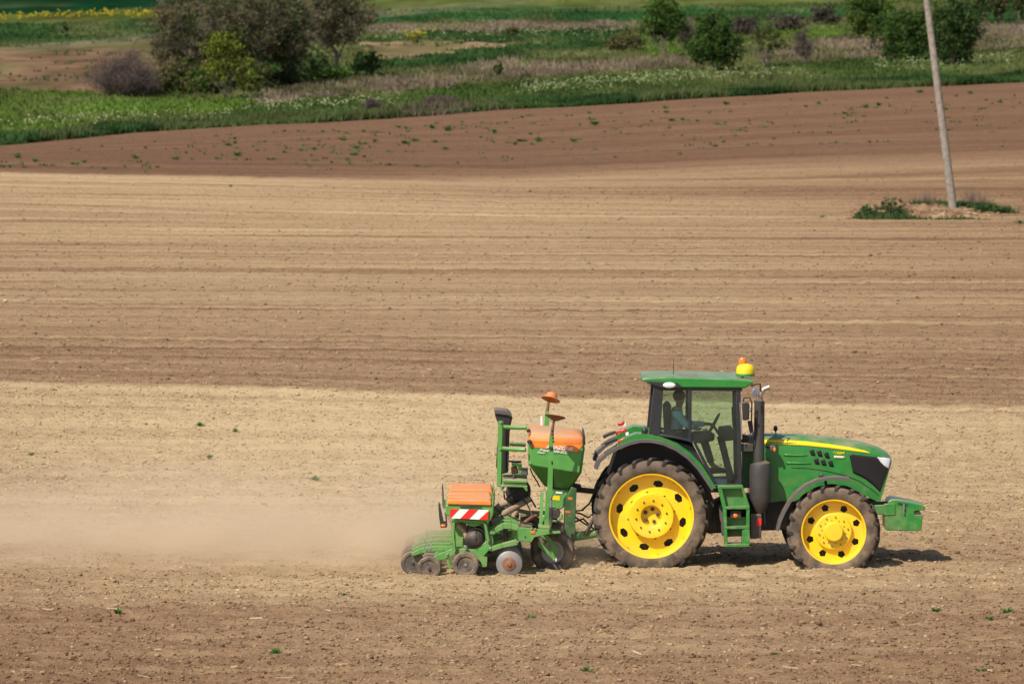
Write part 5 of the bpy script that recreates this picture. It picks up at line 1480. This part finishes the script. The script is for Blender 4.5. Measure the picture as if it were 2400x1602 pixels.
# --- hopper: rings from the lid line down to the outlet
def ring(x0, y0, x1, y1, yn, inset=0.10):
    a = W(*R3(x0, y0), yn); b = W(*R3(x1, y1), yn)
    near = [a, a.lerp(b, .5), b]
    far = [Vector((p.x, -p.y, p.z)) for p in reversed(near)]
    c0 = Vector((b.x + 0.0, yn + inset, b.z)); 
    return [a + Vector((0, inset * .5, 0)), a + Vector((inset * .35, 0, 0)), a.lerp(b, .5), b - Vector((inset * .35, 0, 0)), b + Vector((0, inset * .5, 0)),
            Vector((b.x, -yn - inset * .5, b.z)), Vector((b.x - inset * .35, -yn, b.z)), Vector(((a.x + b.x) / 2, -yn, (a.z + b.z) / 2)), Vector((a.x + inset * .35, -yn, a.z)), Vector((a.x, -yn - inset * .5, a.z))]
hop = MB().loft([ring(1190, 800, 1392, 826, -0.38), ring(1062, 628, 1478, 692, -0.72), ring(1062, 470, 1504, 500, -0.72), ring(1062, 440, 1496, 470, -0.72)]).build('hopper', M['seed_green'], seeder, smooth=25, bevel=0.01)
MB().loft([ring(1060, 442, 1494, 468, -0.732), ring(1064, 412, 1492, 440, -0.725), ring(1070, 386, 1489, 418, -0.70), ring(1086, 364, 1474, 396, -0.58), ring(1120, 344, 1440, 370, -0.36), ring(1180, 332, 1380, 350, -0.12)]).build('hopper_lid', M['orange'], hop, smooth=55)
MB().loft([[W(*R3(*p), -0.723) for p in ((1086, 440), (1490, 468), (1446, 530), (1074, 488))], [W(*R3(*p), -0.728) for p in ((1086, 440), (1490, 468), (1446, 530), (1074, 488))]]).build('orange_panel', M['orange'], hop, smooth=0)
yt = -0.738
def T(x, y): return W(*R3(x, y), yt)
text('AMAZONE', 'maker_lettering', T(1200, 498), T(1412, 518), 0.052, M['white'], hop, shear=0.15, bold=0.03)
text('Precea 4500-2CC', 'type_lettering', T(1150, 520), T(1372, 544), 0.040, M['white'], hop, shear=0.3, bold=0.015)
text('Super', 'type_lettering', T(1132, 536), T(1196, 542), 0.036, M['white'], hop, shear=0.3, bold=0.015)
piece('front_seal', [(1488, 385), (1505, 400), (1510, 470), (1496, 480)], -0.68, 0.68, 'black', parent=hop)
MB().lathe(W(*R3(1070, 449), -0.76), [(0.036, 0.03), (0.036, -.02), (0.025, -.03), (0.0, -.03)], 16).build('lid_knob', M['black'], hop)
rod('lid_hinge', [(1060, 352, -.6), (1068, 375, -.6)], 0.03, 'black', parent=hop)
piece('meter_box', [(1222, 815), (1392, 830), (1345, 900), (1342, 960), (1310, 980), (1256, 975), (1230, 950)], -0.42, 0.30, 'seed_green', 0.02)
piece('yellow_sticker', [(1253, 868), (1309, 873), (1307, 908), (1250, 902)], -0.426, -0.41, 'decal_yellow', 0)
MB().lathe(W(*R3(1270, 1010), -0.40), [(0.0, -.06), (0.07, -.06), (0.08, -.02), (0.08, .3), (0.0, .3)], 20).build('meter_drive', M['dark_metal'], seeder)
mb = MB().tube([W(*R3(1270 + 58 * math.cos(t), 1012 + 58 * math.sin(t)), -0.44) for t in [0.1 + k * 0.28 for k in range(11)]], 0.018, n=6); mb.build('meter_guard', M['seed_green'], seeder)
# --- hitch tower, links and hoses to the tractor
piece('hitch_tower', [(1400, 800), (1440, 820), (1424, 1240), (1340, 1240), (1352, 900)], -0.55, -0.40, 'green_in', both=True)  # tower in the darker green: its shadow is put into the colour
piece('hitch_crossbeam', [(1345, 1120), (1430, 1110), (1432, 1210), (1345, 1215)], -0.40, 0.40, 'dark_metal')
piece('top_bracket', [(1390, 800), (1420, 785), (1470, 790), (1480, 815), (1450, 835), (1400, 850)], -0.16, 0.16, 'dark_metal')
rod('top_link', [(1440, 822, 0), (1580, 836, 0), (1700, 850, 0)], 0.045, 'dark_metal')
for sg in (-1, 1):
    rod('lower_link', [(1420, 1188, sg * .42), (1520, 1176, sg * .42), (1680, 1150, sg * .40)], [0.075, 0.07, 0.06], 'seed_green')
    rod('lift_rod', [(1505, 1180, sg * .5), (1600, 1000, sg * .48)], 0.03, 'dark_metal')
for i, pts in enumerate([[(1420, 1000, -.2), (1470, 1010, -.35), (1530, 1040, -.3), (1580, 1000, -.2)], [(1418, 1030, -.1), (1460, 1060, -.3), (1520, 1100, -.3), (1590, 1060, -.1)],
                         [(1420, 990, .1), (1480, 985, -.2), (1540, 930, -.3), (1575, 850, -.2), (1610, 760, -.2)], [(1425, 1075, .1), (1490, 1050, -.1), (1560, 1120, -.2), (1620, 1180, 0)]]):
    rod('hydraulic_hose', pts, 0.014, 'black', n=6)
piece('warning_plate', [(1372, 880), (1408, 884), (1406, 905), (1370, 900)], -0.556, -0.548, 'orange_disc', 0)
piece('warning_plate', [(1352, 988), (1390, 990), (1390, 1006), (1352, 1004)], -0.556, -0.548, 'orange_disc', 0)
# --- track marker arms folded upright
def marker(near):
    if near:
        arm = rod('marker_arm', [(1222, 1130, -1.17), (1228, 880, -1.17), (1240, 480, -1.19), (1244, 400, -1.19)], [0.056, 0.056, 0.050, 0.046], n=4)
        rod('marker_shaft', [(1244, 402, -1.19), (1252, 340, -1.20), (1262, 285, -1.21)], [0.028, 0.024, 0.020], 'rust', parent=arm)
        c = W(*R3(1270, 262), -1.22); rot = Matrix.Rotation(R(10), 3, 'Y') @ Matrix.Rotation(R(78), 3, 'X')
        MB().lathe(c, [(0.0, -.045), (0.055, -.040), (0.068, -.018), (0.105, .0), (0.158, .026), (0.160, .018), (0.11, -.010), (0.068, -.030), (0.0, -.058)], 28, rot=rot).build('marker_disc', M['rust'], arm, smooth=35)
        for (x, y) in ((1250, 360), (1254, 392), (1256, 420), (1258, 446)):
            MB().ball(W(*R3(x, y), -1.23), 0.018, 8, 6).build('arm_bolt', M['dark_metal'], arm)
        piece('arm_clamp', [(1226, 486), (1256, 488), (1256, 512), (1224, 510)], -1.25, -1.13, 'dark_metal', parent=arm)
    else:
        arm = rod('marker_arm', [(1190, 700, 1.18), (1206, 300, 1.18), (1210, 210, 1.20)], [0.056, 0.052, 0.046], n=4)
        rod('marker_shaft', [(1210, 212, 1.2), (1216, 165, 1.2), (1222, 130, 1.2)], [0.03, 0.024, 0.022], 'rust', parent=arm)
        c = W(*R3(1238, 112), 1.22); rot = Matrix.Rotation(R(16), 3, 'Y') @ Matrix.Rotation(R(70), 3, 'X')
        MB().lathe(c, [(0.0, .095), (0.07, .088), (0.085, .068), (0.096, .018), (0.150, -.008), (0.151, -.018), (0.096, .0), (0.0, .04)], 28, rot=rot).build('marker_disc', M['orange_disc'], arm, smooth=35)
marker(True); marker(False)
rod('marker_stay', [(1168, 845, -1.0), (1158, 1115, -1.1)], 0.035, n=4)
rod('marker_stay', [(1196, 1120, -1.1), (1210, 830, -1.1)], 0.030, n=4)
rod('marker_brace', [(1160, 1085, -1.1), (1205, 1010, -1.12)], 0.022, n=4)
piece('marker_foot', [(1140, 1108), (1230, 1118), (1232, 1140), (1140, 1130)], -1.46, -1.0)
MB().box(W(*R3(1164, 290), 0.9), (0.03, 0.03, 0.16)).build('white_tag', M['white'], seeder)
# --- blower duct, ladder and platform behind the hopper
duct = piece('air_duct', [(796, 200), (812, 196), (898, 208), (926, 238), (936, 268), (926, 312), (916, 380), (906, 690), (860, 702), (824, 692), (808, 640), (818, 480), (834, 330), (802, 250)], -0.42, -0.05, 'black', 0.03)
piece('duct_hood', [(792, 198), (810, 192), (898, 204), (928, 236), (930, 262), (905, 246), (800, 232)], -0.46, -0.01, 'fender_grey', 0.015, parent=duct)
rod('duct_rib', [(888, 330, -.425), (880, 690, -.425)], 0.018, 'grille', parent=duct)
rod('duct_rib', [(905, 330, -.425), (898, 690, -.425)], 0.014, 'grille', parent=duct)
lad = rod('ladder_post', [(848, 285, -.72), (842, 500, -.72), (836, 800, -.72)], 0.042, n=6)
rod('hand_rail', [(866, 334, -.72), (960, 338, -.72), (1050, 338, -.75)], 0.034, parent=lad)
rod('hand_rail', [(850, 500, -.72), (940, 508, -.72), (1040, 512, -.78)], 0.034, parent=lad)
rod('far_rail', [(915, 467, .6), (1042, 474, .6)], 0.030, 'green_in', parent=lad)
piece('platform', [(862, 742), (1052, 752), (1054, 772), (860, 766)], -0.78, 0.60, 'seed_green_dusty')
piece('platform_step', [(845, 786), (1056, 792), (1058, 832), (1046, 838), (1022, 806), (880, 802), (862, 830), (842, 822)], -0.80, -0.70, 'seed_green')
piece('platform_edge', [(865, 772), (1050, 776), (1050, 786), (865, 784)], -0.77, -0.6, 'green_in')
piece('control_box', [(930, 620), (1010, 620), (1014, 690), (985, 700), (980, 640), (932, 640)], -0.5, -0.2, 'seed_green')
piece('pump_body', [(925, 650), (975, 645), (985, 700), (930, 705)], -0.45, -0.25, 'rust', 0.02)
piece('grey_cover', [(1000, 660), (1058, 655), (1060, 712), (1004, 714)], -0.5, -0.3, 'fender_grey', 0.015)
rod('valve_lever', [(905, 600, -.45), (960, 606, -.4), (1005, 604, -.35)], 0.016, 'dark_metal')
fan = MB().lathe(W(*R3(985, 838), -0.30), [(0.0, -.06), (0.12, -.055), (0.185, -.02), (0.19, .10), (0.19, .22), (0.0, .24)], 24).build('blower_fan', M['black'], seeder)
MB().lathe(W(*R3(985, 838), -0.37), [(0.05, 0), (0.14, 0), (0.145, -.012), (0.05, -.012)], 20).build('fan_grille', M['dark_metal'], fan)
for pts, r, mt in ([[(770, 1090, -.9), (880, 1005, -.7), (960, 960, -.55), (1075, 895, -.4)], .052, 'hose'], [[(795, 990, -.5), (840, 945, -.45), (890, 930, -.4)], .05, 'hose'], [[(920, 1100, -.9), (945, 1030, -.7), (975, 985, -.5)], .040, 'hose'],
                   [[(985, 985, -.4), (1060, 1002, -.3), (1150, 1006, -.25), (1220, 1000, -.2)], .032, 'hose'], [[(1020, 1090, -.7), (1090, 1040, -.5), (1150, 1015, -.4)], .03, 'rust'], [[(1000, 1060, -.2), (1080, 1050, -.2), (1200, 1080, -.1)], .05, 'rust'],
                   [[(905, 830, -.2), (925, 900, -.25), (915, 960, -.2), (900, 1010, -.2)], .055, 'dark_metal'], [[(870, 835, -.5), (875, 890, -.6), (930, 930, -.55), (1010, 945, -.4)], .014, 'black'],
                   [[(1055, 850, -.4), (1090, 910, -.45), (1120, 960, -.4)], .014, 'black'], [[(940, 850, -.3), (990, 900, -.4), (1060, 890, -.4)], .014, 'black'], [[(860, 1190, -.9), (850, 1120, -.8), (880, 1060, -.6), (930, 1000, -.4)], .032, 'hose'],
                   [[(1270, 1040, -.2), (1240, 1080, -.2), (1150, 1100, -.2), (1000, 1110, -.1)], .06, 'dark_metal']):
    rod('seed_hose' if mt == 'hose' else 'feed_pipe', pts, r, mt)
# hydraulics, cables and small fittings
rod('marker_cylinder', [(1236, 1100, -1.26), (1238, 960, -1.26)], 0.030, 'dark_metal'); rod('cylinder_rod', [(1238, 960, -1.26), (1239, 880, -1.26)], 0.016, 'steel')
for pts in ([(1238, 900, -1.28), (1262, 840, -1.2), (1256, 740, -1.1), (1246, 600, -1.24)], [(1075, 655, -.75), (1092, 700, -.74), (1130, 760, -.62), (1150, 800, -.55)], [(880, 900, -.7), (930, 870, -.6), (1000, 880, -.55), (1050, 930, -.5), (1100, 1040, -.6)],
            [(700, 1000, -1.6), (800, 1040, -1.4), (900, 1020, -1.2), (1000, 1070, -1.1), (1100, 1100, -1.1)], [(780, 940, -1.4), (840, 1000, -1.2), (880, 1090, -1.3), (960, 1100, -1.4)], [(1280, 1060, -.5), (1330, 1090, -.5), (1350, 1160, -.5), (1300, 1180, -.6)],
            [(950, 700, -.5), (940, 760, -.7), (960, 820, -.6), (900, 880, -.5)], [(1340, 940, -.45), (1380, 980, -.5), (1370, 1060, -.5), (1400, 1110, -.5)]):
    rod('control_cable', pts, 0.011, 'black', n=5)
for (x, y, Y_) in ((846, 300, -.77), (842, 508, -.77), (838, 790, -.77), (1048, 800, -.81), (860, 800, -.81), (1235, 830, -.43), (1330, 840, -.43), (1262, 960, -.43), (1320, 962, -.43), (1090, 480, -.74), (1480, 520, -.74), (1080, 620, -.74)):
    MB().ball(W(*R3(x, y), Y_), (0.016, 0.010, 0.016), 8, 6).build('bolt_head', M['steel'], seeder)
piece('side_sticker', [(1278, 838), (1330, 842), (1329, 856), (1277, 852)], -0.432, -0.415, 'white', 0)
# --- toolbar with its end plate
plate = piece('toolbar_end_plate', [(955, 1112), (985, 1118), (1225, 1140), (1232, 1170), (1150, 1186), (1110, 1196), (1086, 1236), (985, 1228), (962, 1240), (955, 1210), (975, 1180)], -1.62, -1.56)
piece('toolbar', [(1000, 1130), (1095, 1140), (1092, 1222), (1000, 1214)], -1.56, 1.62, 'green_in')
MB().lathe(W(*R3(1038, 1193), -1.625), [(0.016, 0), (0.016, .02), (0.0, .02)], 10).build('plate_hole', M['dark_metal'], plate)
piece('plate_reflector', [(1080, 1144), (1115, 1147), (1110, 1168), (1082, 1166)], -1.634, -1.615, 'lens_orange', 0.004, parent=plate)
piece('toolbar_cap', [(1225, 1150), (1312, 1152), (1318, 1166), (1228, 1172)], -1.3, -0.9)
for (x, y) in ((1090, 1128), (1118, 1132), (970, 1120), (966, 1232)):
    MB().ball(W(*R3(x, y), -1.63), (0.018, 0.012, 0.018), 8, 6).build('plate_bolt', M['steel'], plate)
# --- support wheels
def support_wheel():
    Yw = -0.98
    c = W(*R3(1252, 1312), Yw); c.y = Yw + .16
    w = MB().lathe(c, [(0.0, -.02), (0.10, -.03), (0.125, -.06), (0.155, -.085), (0.165, -.10), (0.178, -.10), (0.178, -.07), (0.150, -.02), (0.150, .10), (0.0, .10)], 40).build('support_wheel', M['rim_grey'], seeder, origin=c, smooth=35)
    MB().lathe(c, [(0.165, -.09), (0.185, -.135), (0.25, -.155), (0.305, -.135), (0.330, -.09), (0.338, 0), (0.330, .09), (0.305, .135), (0.25, .155), (0.185, .135), (0.165, .09)], 48, close=True).build('tyre', M['small_tyre'], w, smooth=40)
    return w
sw_ = support_wheel()
loc = sw_.location.copy(); loc.y = -loc.y; copy_part(sw_, seeder, loc, math.pi)
fork = [(1140, 1190), (1178, 1160), (1215, 1170), (1262, 1228), (1286, 1268), (1284, 1345), (1268, 1368), (1244, 1370), (1236, 1345), (1160, 1290), (1128, 1240)]
hole = None
piece('wheel_fork', [(1150, 1160), (1190, 1150), (1280, 1250), (1288, 1280), (1284, 1348), (1262, 1372), (1240, 1362), (1244, 1300), (1225, 1240), (1165, 1195)], -1.05, -1.00, both=True)
piece('wheel_fork', [(1130, 1225), (1150, 1225), (1248, 1330), (1246, 1366), (1234, 1352), (1140, 1268)], -1.048, -1.002, both=True)
MB().ball(W(*R3(1262, 1372), -1.06), (.02, .02, .02), 8, 6).build('axle_nut', M['steel'], seeder)

# --- row units: one is modelled, the rest are copies across the toolbar
YR = -1.92
row = MB()
body_ = [(478, 1296), (500, 1282), (620, 1290), (690, 1262), (735, 1222), (772, 1240), (768, 1280), (712, 1342), (742, 1352), (738, 1425), (704, 1430), (690, 1390), (640, 1340), (560, 1320), (490, 1330)]
unit = MB().wprism(body_, YR - .05, YR + .03, R3).build('row_unit', M['seed_green'], seeder, origin=Vector((W(*R3(700, 1300), YR).x, YR, 0)), bevel=0.006)
UO = ORI[unit.name]
def upiece(name, poly, Y0, Y1, mat='seed_green', bevel=0.006, conv=R3):
    return MB().wprism(poly, Y0, Y1, conv).build(name, M[mat], unit, bevel=bevel)
def urod(name, pts, r, mat='seed_green', n=8, conv=R3):
    return MB().tube([W(*conv(p[0], p[1]), p[2]) for p in pts], r, n=n).build(name, M[mat], unit, smooth=60)
urod('unit_frame', [(486, 1300, YR - .12), (474, 1190, YR - .12), (480, 1080, YR - .12), (496, 1062, YR - .12), (600, 1068, YR - .12), (704, 1076, YR - .12), (722, 1092, YR - .12), (740, 1170, YR - .12), (752, 1225, YR - .10)], 0.026, n=6)
MB().bar([W(*R3(*p), YR) for p in ((756, 1170), (800, 1140), (866, 1104), (930, 1108), (985, 1122))], [.075, .085, .09, .085, .07], YR - .06, YR + .06).build('upper_link', M['seed_green'], unit, bevel=0.008)
MB().bar([W(*R3(*p), YR) for p in ((764, 1286), (860, 1258), (975, 1232))], [.075, .07, .085], YR - .06, YR + .06).build('lower_link', M['seed_green'], unit, bevel=0.008)
MB().bar([W(*R3(*p), YR) for p in ((758, 1165), (772, 1220), (762, 1290))], [.06, .07, .07], YR - .055, YR + .05).build('link_plate', M['seed_green'], unit, bevel=0.006)
upiece('seed_hopper', [(412, 950), (430, 940), (770, 946), (786, 900), (792, 960), (788, 1020), (770, 1062), (745, 1076), (415, 1024)], YR - .16, YR + .22, 'seed_green', 0.015)
upiece('hopper_lid', [(428, 912), (440, 903), (760, 908), (772, 920), (774, 948), (426, 938)], YR - .19, YR + .26, 'orange_lid', 0.015)
upiece('lid_latch', [(520, 940), (690, 944), (690, 954), (520, 950)], YR - .20, YR - .15, 'dark_metal', 0.003)
upiece('hopper_outlet', [(520, 1062), (712, 1086), (640, 1116), (600, 1106)], YR - .10, YR + .14, 'seed_green', 0.008)
mc_ = W(*R3(640, 1212), YR - .02)
MB().lathe(mc_, [(0.0, -.085), (0.07, -.08), (0.125, -.045), (0.145, 0.0), (0.145, .08), (0.0, .09)], 28).build('seed_meter', M['black'], unit, smooth=40)
MB().lathe(mc_ + Vector((0.02, .03, .01)), [(0.150, -.02), (0.160, -.02), (0.160, .02), (0.150, .02)], 28, close=True).build('meter_rim', M['steel'], unit)
urod('meter_seam', [(656, 1140, YR - .07), (656, 1212, YR - .108), (654, 1280, YR - .07)], 0.006, 'grille', n=5)
upiece('meter_lever', [(556, 1268), (580, 1258), (584, 1278), (560, 1284)], YR - .12, YR - .08, 'steel', 0.004)
urod('sight_tube', [(510, 1100, YR + .05), (560, 1150, YR + .02), (580, 1200, YR)], 0.035, 'hose')
upiece('green_shield', [(490, 1120), (560, 1125), (555, 1270), (495, 1272)], YR + .10, YR + .12, 'seed_green_dusty', 0.004)
# opener disc, gauge wheel and press wheels
def disc_wheel(name, x, y, Y, prof, mat, parts=()):
    c = W(*R3(x, y), Y)
    w = MB().lathe(c, prof, 36).build(name, M[mat], unit, smooth=35)
    for (nm, pr, mt) in parts: MB().lathe(c, pr, 28).build(nm, M[mt], unit, smooth=35)
disc_wheel('opener_disc', 912, 1404, YR - .10, [(0.0, -.030), (0.05, -.028), (0.055, -.012), (0.185, -.004), (0.196, .004), (0.0, .010)], 'steel', (('disc_hub', [(0.0, -.05), (0.028, -.05), (0.035, -.035), (0.10, -.018), (0.105, 0.0), (0.0, 0.0)], 'rust'),))
disc_wheel('gauge_wheel', 572, 1410, YR - .14, [(0.118, -.030), (0.135, -.052), (0.178, -.052), (0.197, -.03), (0.200, .02), (0.19, .05), (0.12, .05)], 'small_tyre', (('wheel_dish', [(0.0, -.045), (0.02, -.045), (0.03, -.02), (0.10, -.01), (0.135, -.045), (0.135, .0), (0.0, .0)], 'steel'),))
disc_wheel('gauge_wheel', 600, 1412, YR + .10, [(0.0, -.03), (0.135, -.052), (0.178, -.052), (0.197, -.03), (0.200, .02), (0.19, .05), (0.0, .05)], 'small_tyre')
disc_wheel('press_wheel', 285, 1438, YR - .12, [(0.115, -.020), (0.13, -.035), (0.165, -.035), (0.18, -.015), (0.18, .02), (0.165, .035), (0.115, .03)], 'small_tyre', (('press_wheel_dish', [(0.0, -.05), (0.018, -.05), (0.022, -.025), (0.06, -.005), (0.118, -.012), (0.118, .01), (0.0, .01)], 'dark_metal'),))
disc_wheel('press_wheel', 158, 1396, YR + .16, [(0.115, -.020), (0.13, -.035), (0.165, -.035), (0.18, -.015), (0.18, .02), (0.165, .035), (0.115, .03)], 'small_tyre', (('press_wheel_dish', [(0.0, -.05), (0.018, -.05), (0.022, -.025), (0.06, -.005), (0.118, -.012), (0.118, .01), (0.0, .01)], 'dark_metal'),))
MB().bar([W(*R3(*p), YR) for p in ((278, 1398), (360, 1350), (430, 1325), (500, 1292))], [.06, .10, .10, .09], YR - .06, YR + .0).build('press_arm', M['seed_green'], unit, bevel=0.006)
MB().bar([W(*R3(*p), YR + .1) for p in ((150, 1330), (220, 1302), (300, 1284), (400, 1282), (480, 1285))], [.05, .075, .08, .07, .08], YR + .06, YR + .12).build('press_arm', M['seed_green'], unit, bevel=0.006)
urod('tension_lever', [(246, 1262, YR), (256, 1320, YR - .03), (268, 1372, YR - .06)], 0.010, 'steel', n=5)
urod('closing_scraper', [(420, 1330, YR - .02), (440, 1400, YR - .04), (450, 1440, YR - .05)], 0.018, 'seed_green', n=5)
for (x, y) in ((770, 1166), (764, 1284), (296, 1284), (490, 1312), (430, 1330), (978, 1234), (756, 1238)):
    MB().ball(W(*R3(x, y), YR - .068), (0.020, 0.014, 0.020), 8, 6).build('unit_bolt', M['steel'], unit)
spring = MB()
P = []
for k in range(60):
    t = k / 59; a = t * 11 * 2 * math.pi
    b = W(*R3(952 + 8 * t, 1140 + 92 * t), YR + .12)
    P.append(b + Vector((.045 * math.cos(a), .045 * math.sin(a), 0)))
spring.tube(P, 0.009, n=4); spring.build('down_spring', M['seed_green'], unit, smooth=60)
urod('spring_strut', [(880, 1140, YR + .1), (886, 1225, YR + .1)], 0.035, 'black')
for k in range(1, 6):
    loc = unit.location.copy(); loc.y += (0, .56, 1.12, 1.9, 2.3, 2.7)[k]; loc.x += rnd.uniform(-.02, .02)
    copy_part(unit, seeder, loc)
# striped board and rear boards seen edge-on
bd = [(449, 973), (752, 982), (746, 1060), (449, 1046)]
board = MB().wprism(bd, YR - .192, YR - .178, R3).build('warning_board', M['white'], seeder, bevel=0, label='red and white striped warning board')
def on_board(u, v_):
    a = Vector((bd[0][0], bd[0][1], 0)).lerp(Vector((bd[1][0], bd[1][1], 0)), u); b = Vector((bd[3][0], bd[3][1], 0)).lerp(Vector((bd[2][0], bd[2][1], 0)), u)
    q = a.lerp(b, v_); return (q.x, q.y)
for st_ in ([(0, 0), (.24, 0), (.02, 1), (0, 1)], [(.49, 0), (.73, 0), (.50, 1), (.27, 1)], [(1, .06), (1, 1), (.76, 1)]):
    MB().wprism([on_board(*q) for q in st_], YR - .197, YR - .190, R3).build('red_stripe', M['red'], board)
near_b = piece('edge_board', [(357, 935), (368, 940), (398, 1082), (424, 1086), (426, 1118), (376, 1122), (372, 1090), (364, 1040)], -1.75, -1.45, 'black', 0.004)
MB().ball(W(*R3(397, 1104), -1.757), (0.036, 0.010, 0.022), 12, 8).build('board_reflector', M['lens_orange'], near_b)
piece('edge_board', [(386, 790), (394, 795), (402, 912), (418, 915), (420, 960), (398, 975), (388, 940)], 1.45, 1.75, 'black', 0.004)
rod('board_stay', [(424, 1096, -1.6), (418, 1040, -1.6), (420, 1000, -1.6)], 0.010, 'black', n=5)
rod('rear_beam', [(420, 1010, -1.6), (420, 1010, 1.6)], 0.03, 'seed_green')

# ------------------------------------------------------------------ dust thrown up behind the machines
def dust(name, label, x0, x1, y0, y1, z1, dens, hump, zk, seed, nscale=0.9):
    m, nt, p = new_mat(name + '_air'); nt.nodes.remove(p)
    pv = nd(nt, 'ShaderNodeVolumePrincipled'); pv.inputs['Color'].default_value = (0.93, 0.775, 0.575, 1); pv.inputs['Anisotropy'].default_value = 0.0
    tc = nd(nt, 'ShaderNodeTexCoord'); sp = nd(nt, 'ShaderNodeSeparateXYZ'); lk(nt, tc.outputs['Generated'], sp.inputs[0])
    gx, gy, gz = sp.outputs
    geo = nd(nt, 'ShaderNodeNewGeometry')
    mp = nd(nt, 'ShaderNodeMapping'); mp.inputs['Location'].default_value = (seed * 3.1, seed, 0); mp.inputs['Scale'].default_value = (0.55, 0.8, 1.5); lk(nt, geo.outputs['Position'], mp.inputs[0])
    nz = mrange(nt, noise_at(nt, mp.outputs[0], nscale, 4, 0.6), 0.36, 0.66, 0.02, 1.55)
    rampx = nd(nt, 'ShaderNodeValToRGB'); lk(nt, gx, rampx.inputs[0]); rampx.color_ramp.interpolation = 'EASE'
    el = rampx.color_ramp.elements; el[0].position = hump[0][0]; el[0].color = (hump[0][1],) * 3 + (1,); el[1].position = hump[-1][0]; el[1].color = (hump[-1][1],) * 3 + (1,)
    for q, v_ in hump[1:-1]: e = el.new(q); e.color = (v_, v_, v_, 1)
    fy = mth(nt, 'MULTIPLY', mth(nt, 'MULTIPLY', gy, mth(nt, 'SUBTRACT', 1.0, gy)), 4.0)
    # the cloud stands higher the longer ago the soil was thrown up
    fz = mth(nt, 'POWER', mth(nt, 'SUBTRACT', 1.0, gz, clamp=True), zk)
    d = mth(nt, 'MULTIPLY', mth(nt, 'MULTIPLY', mth(nt, 'MULTIPLY', rampx.outputs[0], fy), fz), mth(nt, 'MULTIPLY', nz, dens), clamp=False)
    lk(nt, d, pv.inputs['Density'])
    lk(nt, pv.outputs[0], nt.nodes['Material Output'].inputs['Volume'])
    c = Vector(((x0 + x1) / 2, (y0 + y1) / 2, 0))
    o = MB().box(c + Vector((0, 0, z1 / 2 - 0.03)), (x1 - x0, y1 - y0, z1 + 0.06)).build(name, m, None, origin=c, smooth=0)
    tag(o, label, 'dust', kind='stuff')
dust('dust_cloud', 'low tan dust cloud trailing behind the seeder over the field', -17.0, -0.5, -2.3, 4.6, 2.2, 1.2, [(0, .2), (0.30, .4), (0.55, .65), (0.80, 1.0), (0.93, .8), (1, 0)], 2.8, 1)
dust('row_dust', 'dust hanging around the far press wheels of the seeder', -2.6, -0.55, -1.35, 3.4, 0.95, 1.6, [(0, 0), (.4, 1), (.8, .7), (1, 0)], 1.6, 6, 1.5)
dust('wheel_dust', 'puff of dust under the seeder behind the rear tractor wheel', -0.6, 1.6, -1.4, 2.2, 0.75, 1.1, [(0, 0), (.4, .8), (.75, 1), (1, 0)], 2.0, 4, 2.0)
